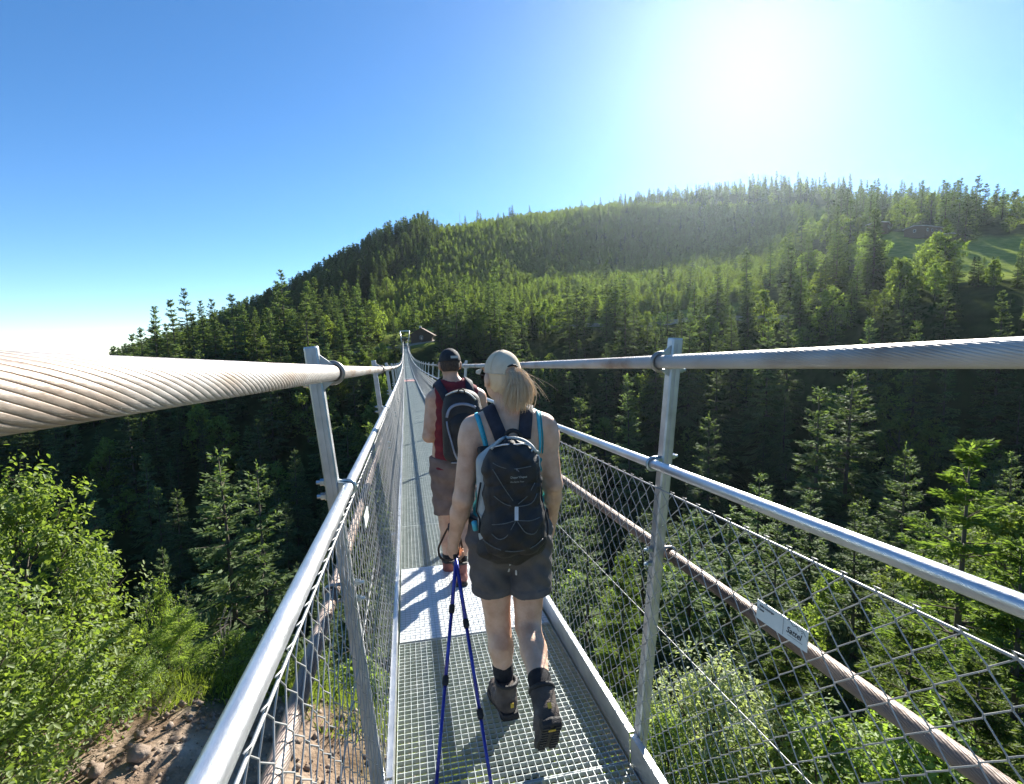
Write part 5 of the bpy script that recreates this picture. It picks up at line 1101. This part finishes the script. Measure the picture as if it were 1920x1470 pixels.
for x, y, D, lab in ((1637, 520, 140, 'light broadleaf tree above the right cable below the meadow'), (905, 592, 165, 'yellow green broadleaf tree above the beige cap'), (715, 640, 158, 'sunlit broadleaf tree left of the far portal'), (680, 655, 150, 'light green broadleaf tree above the first left post'), (640, 640, 152, 'green broadleaf tree above the left main cable'),
                  (795, 655, 172, 'leafy bush in front of the cabin'), (1465, 815, 75, 'pale bush catching the sun under the two big spruces'), (1326, 830, 80, 'pale sunlit bush right of the post below the cable'), (1900, 560, 150, 'light green tree below the meadow at the right picture edge'), (1850, 505, 200, 'leafy tree on the meadow edge at right'), (1660, 480, 215, 'leafy tree at the left edge of the meadow'),
                  (725, 520, 265, 'small yellow green tree alone on the left hillside'), (830, 545, 255, 'bright little tree on the cleared slope above the bridge end')):
    T('broadleaf_tree', ('bfine', rnd.randrange(3)) if D > 100 else ('nearpale', 0), x, y, D, lab, 'tree', 'broadleaf trees on the slopes', h=(8 if D in (200, 215) else min(16, .055*D+4)))
# dead snags and the power poles
def snag(px_, y0, y1, D, lab, r=.14, mat='bark_pale', name='dead_tree', cat='dead tree'):
    a = atD(px_, y1, D); b = atD(px_, y0, D); zz = tz(a[0], a[1]); t = empty(name, (a[0], a[1], min(zz, a[2])-.3)); tag(t, lab, cat)
    h = b[2]-t.location[2]; tb = MB().tube([(0, 0, 0), (.05, 0, h*.5), (0, .05, h)], [r, r*.8, r*.35], 7); o = tb.build('trunk', M[mat], t, True); return t, h
snag(863, 398, 434, 425, 'bare pole on the ridge left of the lone spruce', .22, 'bark', 'utility_pole', 'pole')
p = atD(1313, 380, 545); pyl = tag(empty('power_pylon', (p[0], p[1], tz(p[0], p[1])-.5)), 'faint lattice power pylon on the ridge skyline', 'pylon'); hP = atD(1313, 346, 545)[2]-pyl.location[2]
for sx in (-1, 1):
    for sy in (-1, 1): MB().tube([(sx*1.5, sy*1.5, 0), (sx*.25, sy*.25, hP)], .12, 4).build('leg', M['galv'], pyl)
for k in range(6):
    z0, z1 = hP*k/6, hP*(k+1)/6; r0, r1 = 1.5-1.25*k/6, 1.5-1.25*(k+1)/6
    for a in range(4):
        c = [(1, 1), (1, -1), (-1, -1), (-1, 1)]; p0, p1 = c[a], c[(a+1) % 4]; MB().tube([(p0[0]*r0, p0[1]*r0, z0), (p1[0]*r1, p1[1]*r1, z1)], .06, 4).build('brace', M['galv'], pyl)
for z, w in ((.72, 3.2), (.86, 2.4)): MB().box((0, 0, hP*z), (w*2, .2, .25)).build('cross_arm', M['galv'], pyl)
# dead twigs on the bank
tw = tag(empty('dead_branch', tuple(atY(415, 1225, 8.0))), 'bare pale twigs sticking up above the shrub beside the left handrail', 'branch')
g3 = random.Random(4)
for k in range(6):
    a = g3.random()*6.28; P = [(0, 0, -.5), (.06*math.cos(a), .06*math.sin(a), .1), (.16*math.cos(a+.4), .16*math.sin(a+.4), .35+.1*g3.random()), (.24*math.cos(a), .24*math.sin(a), .55+.15*g3.random())]
    MB().tube(P, [.010, .008, .005, .002], 5).build('twig', M['bark_pale'], tw, True)
# ------------------------------------------------------------------ buildings
M['wood'] = surf('weathered_wood', [(.3, (.07, .042, .026)), (.7, (.16, .10, .062))], 3, 7, .85, stretch=(1, 1, 6))
M['roof_brown'] = surf('brown_roof_tiles', [(.3, (.10, .06, .045)), (.7, (.18, .11, .085))], 3, 6, .85)
M['roof_grey'] = surf('glint_pale_metal_roof', [(.3, (.5, .48, .46)), (.7, (.66, .64, .62))], 2, 6, .32, .7)  # pale metallic tone put in for the sun glint on the farm roofs
M['plaster'] = surf('white_plaster', [(.3, (.62, .60, .56)), (.7, (.74, .72, .68))], 2, 6, .9)
M['pane'] = surf('window_glass', [(.3, (.03, .04, .05)), (.7, (.06, .07, .09))], 1, 2, .08)
def house(px_, py_, D, L_, W_, hw, hr, rz, wall, roof, lab, base=True):
    p = atD(px_, py_, D); z = tz(p[0], p[1]); b = tag(empty('farmhouse' if L_ > 8 else 'wooden_cabin', (p[0], p[1], z), rz), lab, 'house')
    MB().box((0, 0, hw/2-.6), (L_, W_, hw+1.2)).build('wall', M[wall], b)
    mb = MB().add([(sx*L_/2, sy*W_/2, hw) for sx in (-1, 1) for sy in (-1, 1)]+[(-L_/2, 0, hw+hr), (L_/2, 0, hw+hr)], [(0, 4, 1), (2, 3, 5)]); mb.build('gable', M[wall], b)
    o = .7
    for s in (-1, 1):
        n = nrm((0, s*hr, W_/2)); e = W_/2+o; ze_ = hw-hr*o/(W_/2)
        V = [(-L_/2-o, 0, hw+hr+.02), (L_/2+o, 0, hw+hr+.02), (L_/2+o, s*e, ze_), (-L_/2-o, s*e, ze_)]; V = V+[(x, y, zz+.18) for x, y, zz in V]
        MB().add(V, [(0, 1, 2, 3), (7, 6, 5, 4), (0, 4, 5, 1), (1, 5, 6, 2), (2, 6, 7, 3), (3, 7, 4, 0)]).build('roof', M[roof], b)
    MB().box((L_*.2, W_*.12, hw+hr+.3), (.7, .7, 1.4)).build('chimney', M['plaster'], b)
    for s in (-1, 1):
        for k in range(max(2, int(L_/3))):
            x = -L_/2+L_*(k+.5)/max(2, int(L_/3)); w = MB().box((x, s*(W_/2+.03), hw*.55), (1.1, .06, 1.2)).build('window', M['plaster'], b); MB().box((x, s*(W_/2+.07), hw*.55), (.9, .04, 1.0)).build('pane', M['pane'], w)
        w = MB().box((s*(L_/2+.03), 0, hw*.6), (.06, 1.1, 1.2)).build('window', M['plaster'], b); MB().box((s*(L_/2+.07), 0, hw*.6), (.04, .9, 1.0)).build('pane', M['pane'], w)
    MB().box((-L_/2-.05, W_*.28, .95), (.08, 1.0, 2.0)).build('door', M['wood'], b)
    return b
house(793, 646, 187, 6.5, 7.5, 2.6, 2.2, math.radians(80), 'wood', 'roof_brown', 'small brown wooden cabin with gabled roof beside the far portal')
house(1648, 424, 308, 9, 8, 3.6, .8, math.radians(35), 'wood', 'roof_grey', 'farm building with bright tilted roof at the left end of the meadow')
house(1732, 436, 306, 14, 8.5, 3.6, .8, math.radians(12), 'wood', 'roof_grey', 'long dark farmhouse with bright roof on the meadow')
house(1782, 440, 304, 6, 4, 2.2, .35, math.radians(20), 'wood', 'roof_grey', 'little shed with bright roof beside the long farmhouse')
# ------------------------------------------------------------------ roads
M['road'] = surf('pale_gravel_road', [(.3, (.26, .25, .23)), (.7, (.38, .37, .35))], 1.5, 8, .95)
def road(name, pxs, w, lift=.25):
    P = []
    for x, y, D in pxs: p = atD(x, y, D); P.append((p[0], p[1]))
    P = dens(np.array(P), 40); T_ = unit(np.gradient(P, axis=0)); Nn = np.stack([-T_[:, 1], T_[:, 0]], 1); zc = terrain(P[:, 0], P[:, 1])
    for _ in range(3): zc[1:-1] = (zc[:-2]+2*zc[1:-1]+zc[2:])/4
    V = []
    for i in range(40):
        for s, dz in ((-1, -2.5), (-.98, 0), (.98, 0), (1, -2.5)): q = P[i]+Nn[i]*w/2*s; V.append((q[0], q[1], zc[i]+lift+dz))
    F = [(4*i+k, 4*i+k+1, 4*i+k+5, 4*i+k+4) for i in range(39) for k in range(3)]
    o = MB().add(V, F).build(name, M['road']); o['kind'] = 'structure'; return o
road('hillside_road', [(980, 600, 205), (1100, 600, 205), (1230, 598, 203), (1350, 600, 200), (1500, 602, 190)], 4.5, .6)
road('gravel_track', [(560, 645, 192), (640, 645, 190), (700, 643, 188), (757, 648, 180), (850, 645, 188)], 4.0, .3)
# ------------------------------------------------------------------ bank: rocks, grass
M['rock'] = surf('limestone_rock', [(.3, (.16, .11, .075)), (.55, (.29, .22, .165)), (.8, (.42, .35, .29))], 5, 9, .9, bump=.8, bscale=18)
def rock(px_, py_, Y, r, lab):
    g = np.random.RandomState(int(px_*7+py_)); p = atY(px_, py_, Y); z = tz(p[0], p[1]); u = np.linspace(0, math.pi, 9); v = np.linspace(0, 2*math.pi, 13)[:-1]
    U, Vv = np.meshgrid(u, v, indexing='ij'); d = np.stack([np.sin(U)*np.cos(Vv), np.sin(U)*np.sin(Vv), np.cos(U)], -1)
    pl = unit(g.randn(9, 3)); rr = np.min(.75/np.maximum(.3, np.abs(d@pl.T)), -1); rr = np.clip(rr, .55, 1.15)*r
    V = (d*rr[..., None]*A3(1.2, .9, .75)).reshape(-1, 3); I = np.arange(9*12).reshape(9, 12); J = np.roll(I, -1, 1)
    o = obj('rock', mesh_np('rock', V, np.stack([I[:-1], I[1:], J[1:], J[:-1]], -1).reshape(-1, 4), M['rock'])); o.location = (p[0], p[1], z+r*.12); o.rotation_euler = (g.rand()*.4, g.rand()*.4, g.rand()*6); tag(o, lab, 'rock')
for a in ((262, 1425, 5.3, .11, 'largest pale rock lying in the bare soil at lower left'), (330, 1400, 5.6, .07, 'small rock right of the largest rock on the bare soil'), (180, 1440, 5.2, .08, 'small rock left of the largest rock on the bare soil'), (420, 1430, 5.2, .09, 'rock beside the left handrail on the bare soil'), (545, 1400, 5.0, .10, 'rock on the soil seen through the left mesh'), (620, 1420, 5.0, .08, 'small rock on the soil beside the first left post'), (70, 1430, 5.2, .08, 'rock on the soil at the far lower left corner'), (500, 1450, 4.6, .07, 'small rock by the left lower cable on the soil')): rock(*a)
def pebbles(n):
    g = np.random.RandomState(3); x = -8+7.6*g.rand(n); y = .5+6.2*g.rand(n); z = terrain(x, y); r = .008+.045*g.rand(n)**4; oct_ = np.array([(1, 0, 0), (-1, 0, 0), (0, 1, 0), (0, -1, 0), (0, 0, 1), (0, 0, -1)], float)
    V = np.stack([x, y, z+r*.3], 1)[:, None]+oct_[None]*r[:, None, None]*(.6+.8*g.rand(n, 6, 1)); f = np.array([(0, 2, 4), (2, 1, 4), (1, 3, 4), (3, 0, 4), (2, 0, 5), (1, 2, 5), (3, 1, 5), (0, 3, 5)])
    o = obj('gravel', mesh_np('gravel', V.reshape(-1, 3), (np.arange(n)[:, None, None]*6+f[None]).reshape(-1, 3), M['rock'])); tag(o, 'loose stones scattered over the bare soil bank', 'gravel', kind='stuff')
pebbles(9000)
def grass(n):
    g = np.random.RandomState(8); x = -12+13.5*g.rand(n*3); y = 5.2+6*g.rand(n*3)**1.4; k = (y+.8*wnoise(x, y, 1.6, 31) > 6.2) & (x < 1.2); x, y = x[k][:n], y[k][:n]; n = len(x); z = terrain(x, y)
    P = np.stack([x, y, z-.02], 1); D = unit(np.stack([g.randn(n)*.35, g.randn(n)*.35, np.ones(n)], 1)); ln = .10+.22*g.rand(n); U = unit(np.cross(D, g.randn(n, 3)))
    B = P+D*ln[:, None]*.5+U*.006; B2 = P+D*ln[:, None]*.5-U*.006; Tt = P+D*ln[:, None]+np.stack([D[:, 0], D[:, 1], -.4+0*ln], 1)*ln[:, None]*.35
    V = np.stack([P-U*.005, P+U*.005, B, Tt, B2], 1).reshape(-1, 3); o = obj('grass', mesh_np('grass', V, np.arange(n*5).reshape(-1, 5), M['grass'])); tag(o, 'rough grass along the edge of the soil bank', 'grass', kind='stuff')
grass(16000)
# ------------------------------------------------------------------ slight hazy air, scattering volume added for lens veil and sun glow
hz = MB().box((40, 40, 85), (1500, 1560, 296)).build('haze_veil', None); hz['kind'] = 'stuff'
m, N, L = newmat('hazy_air_and_veil'); pv = N.new('ShaderNodeVolumePrincipled'); pv.inputs['Color'].default_value = (.72, .86, 1, 1); pv.inputs['Density'].default_value = .00006; pv.inputs['Anisotropy'].default_value = .76
o_ = N.new('ShaderNodeOutputMaterial'); L.new(pv.outputs[0], o_.inputs['Volume']); hz.data.materials.append(m)
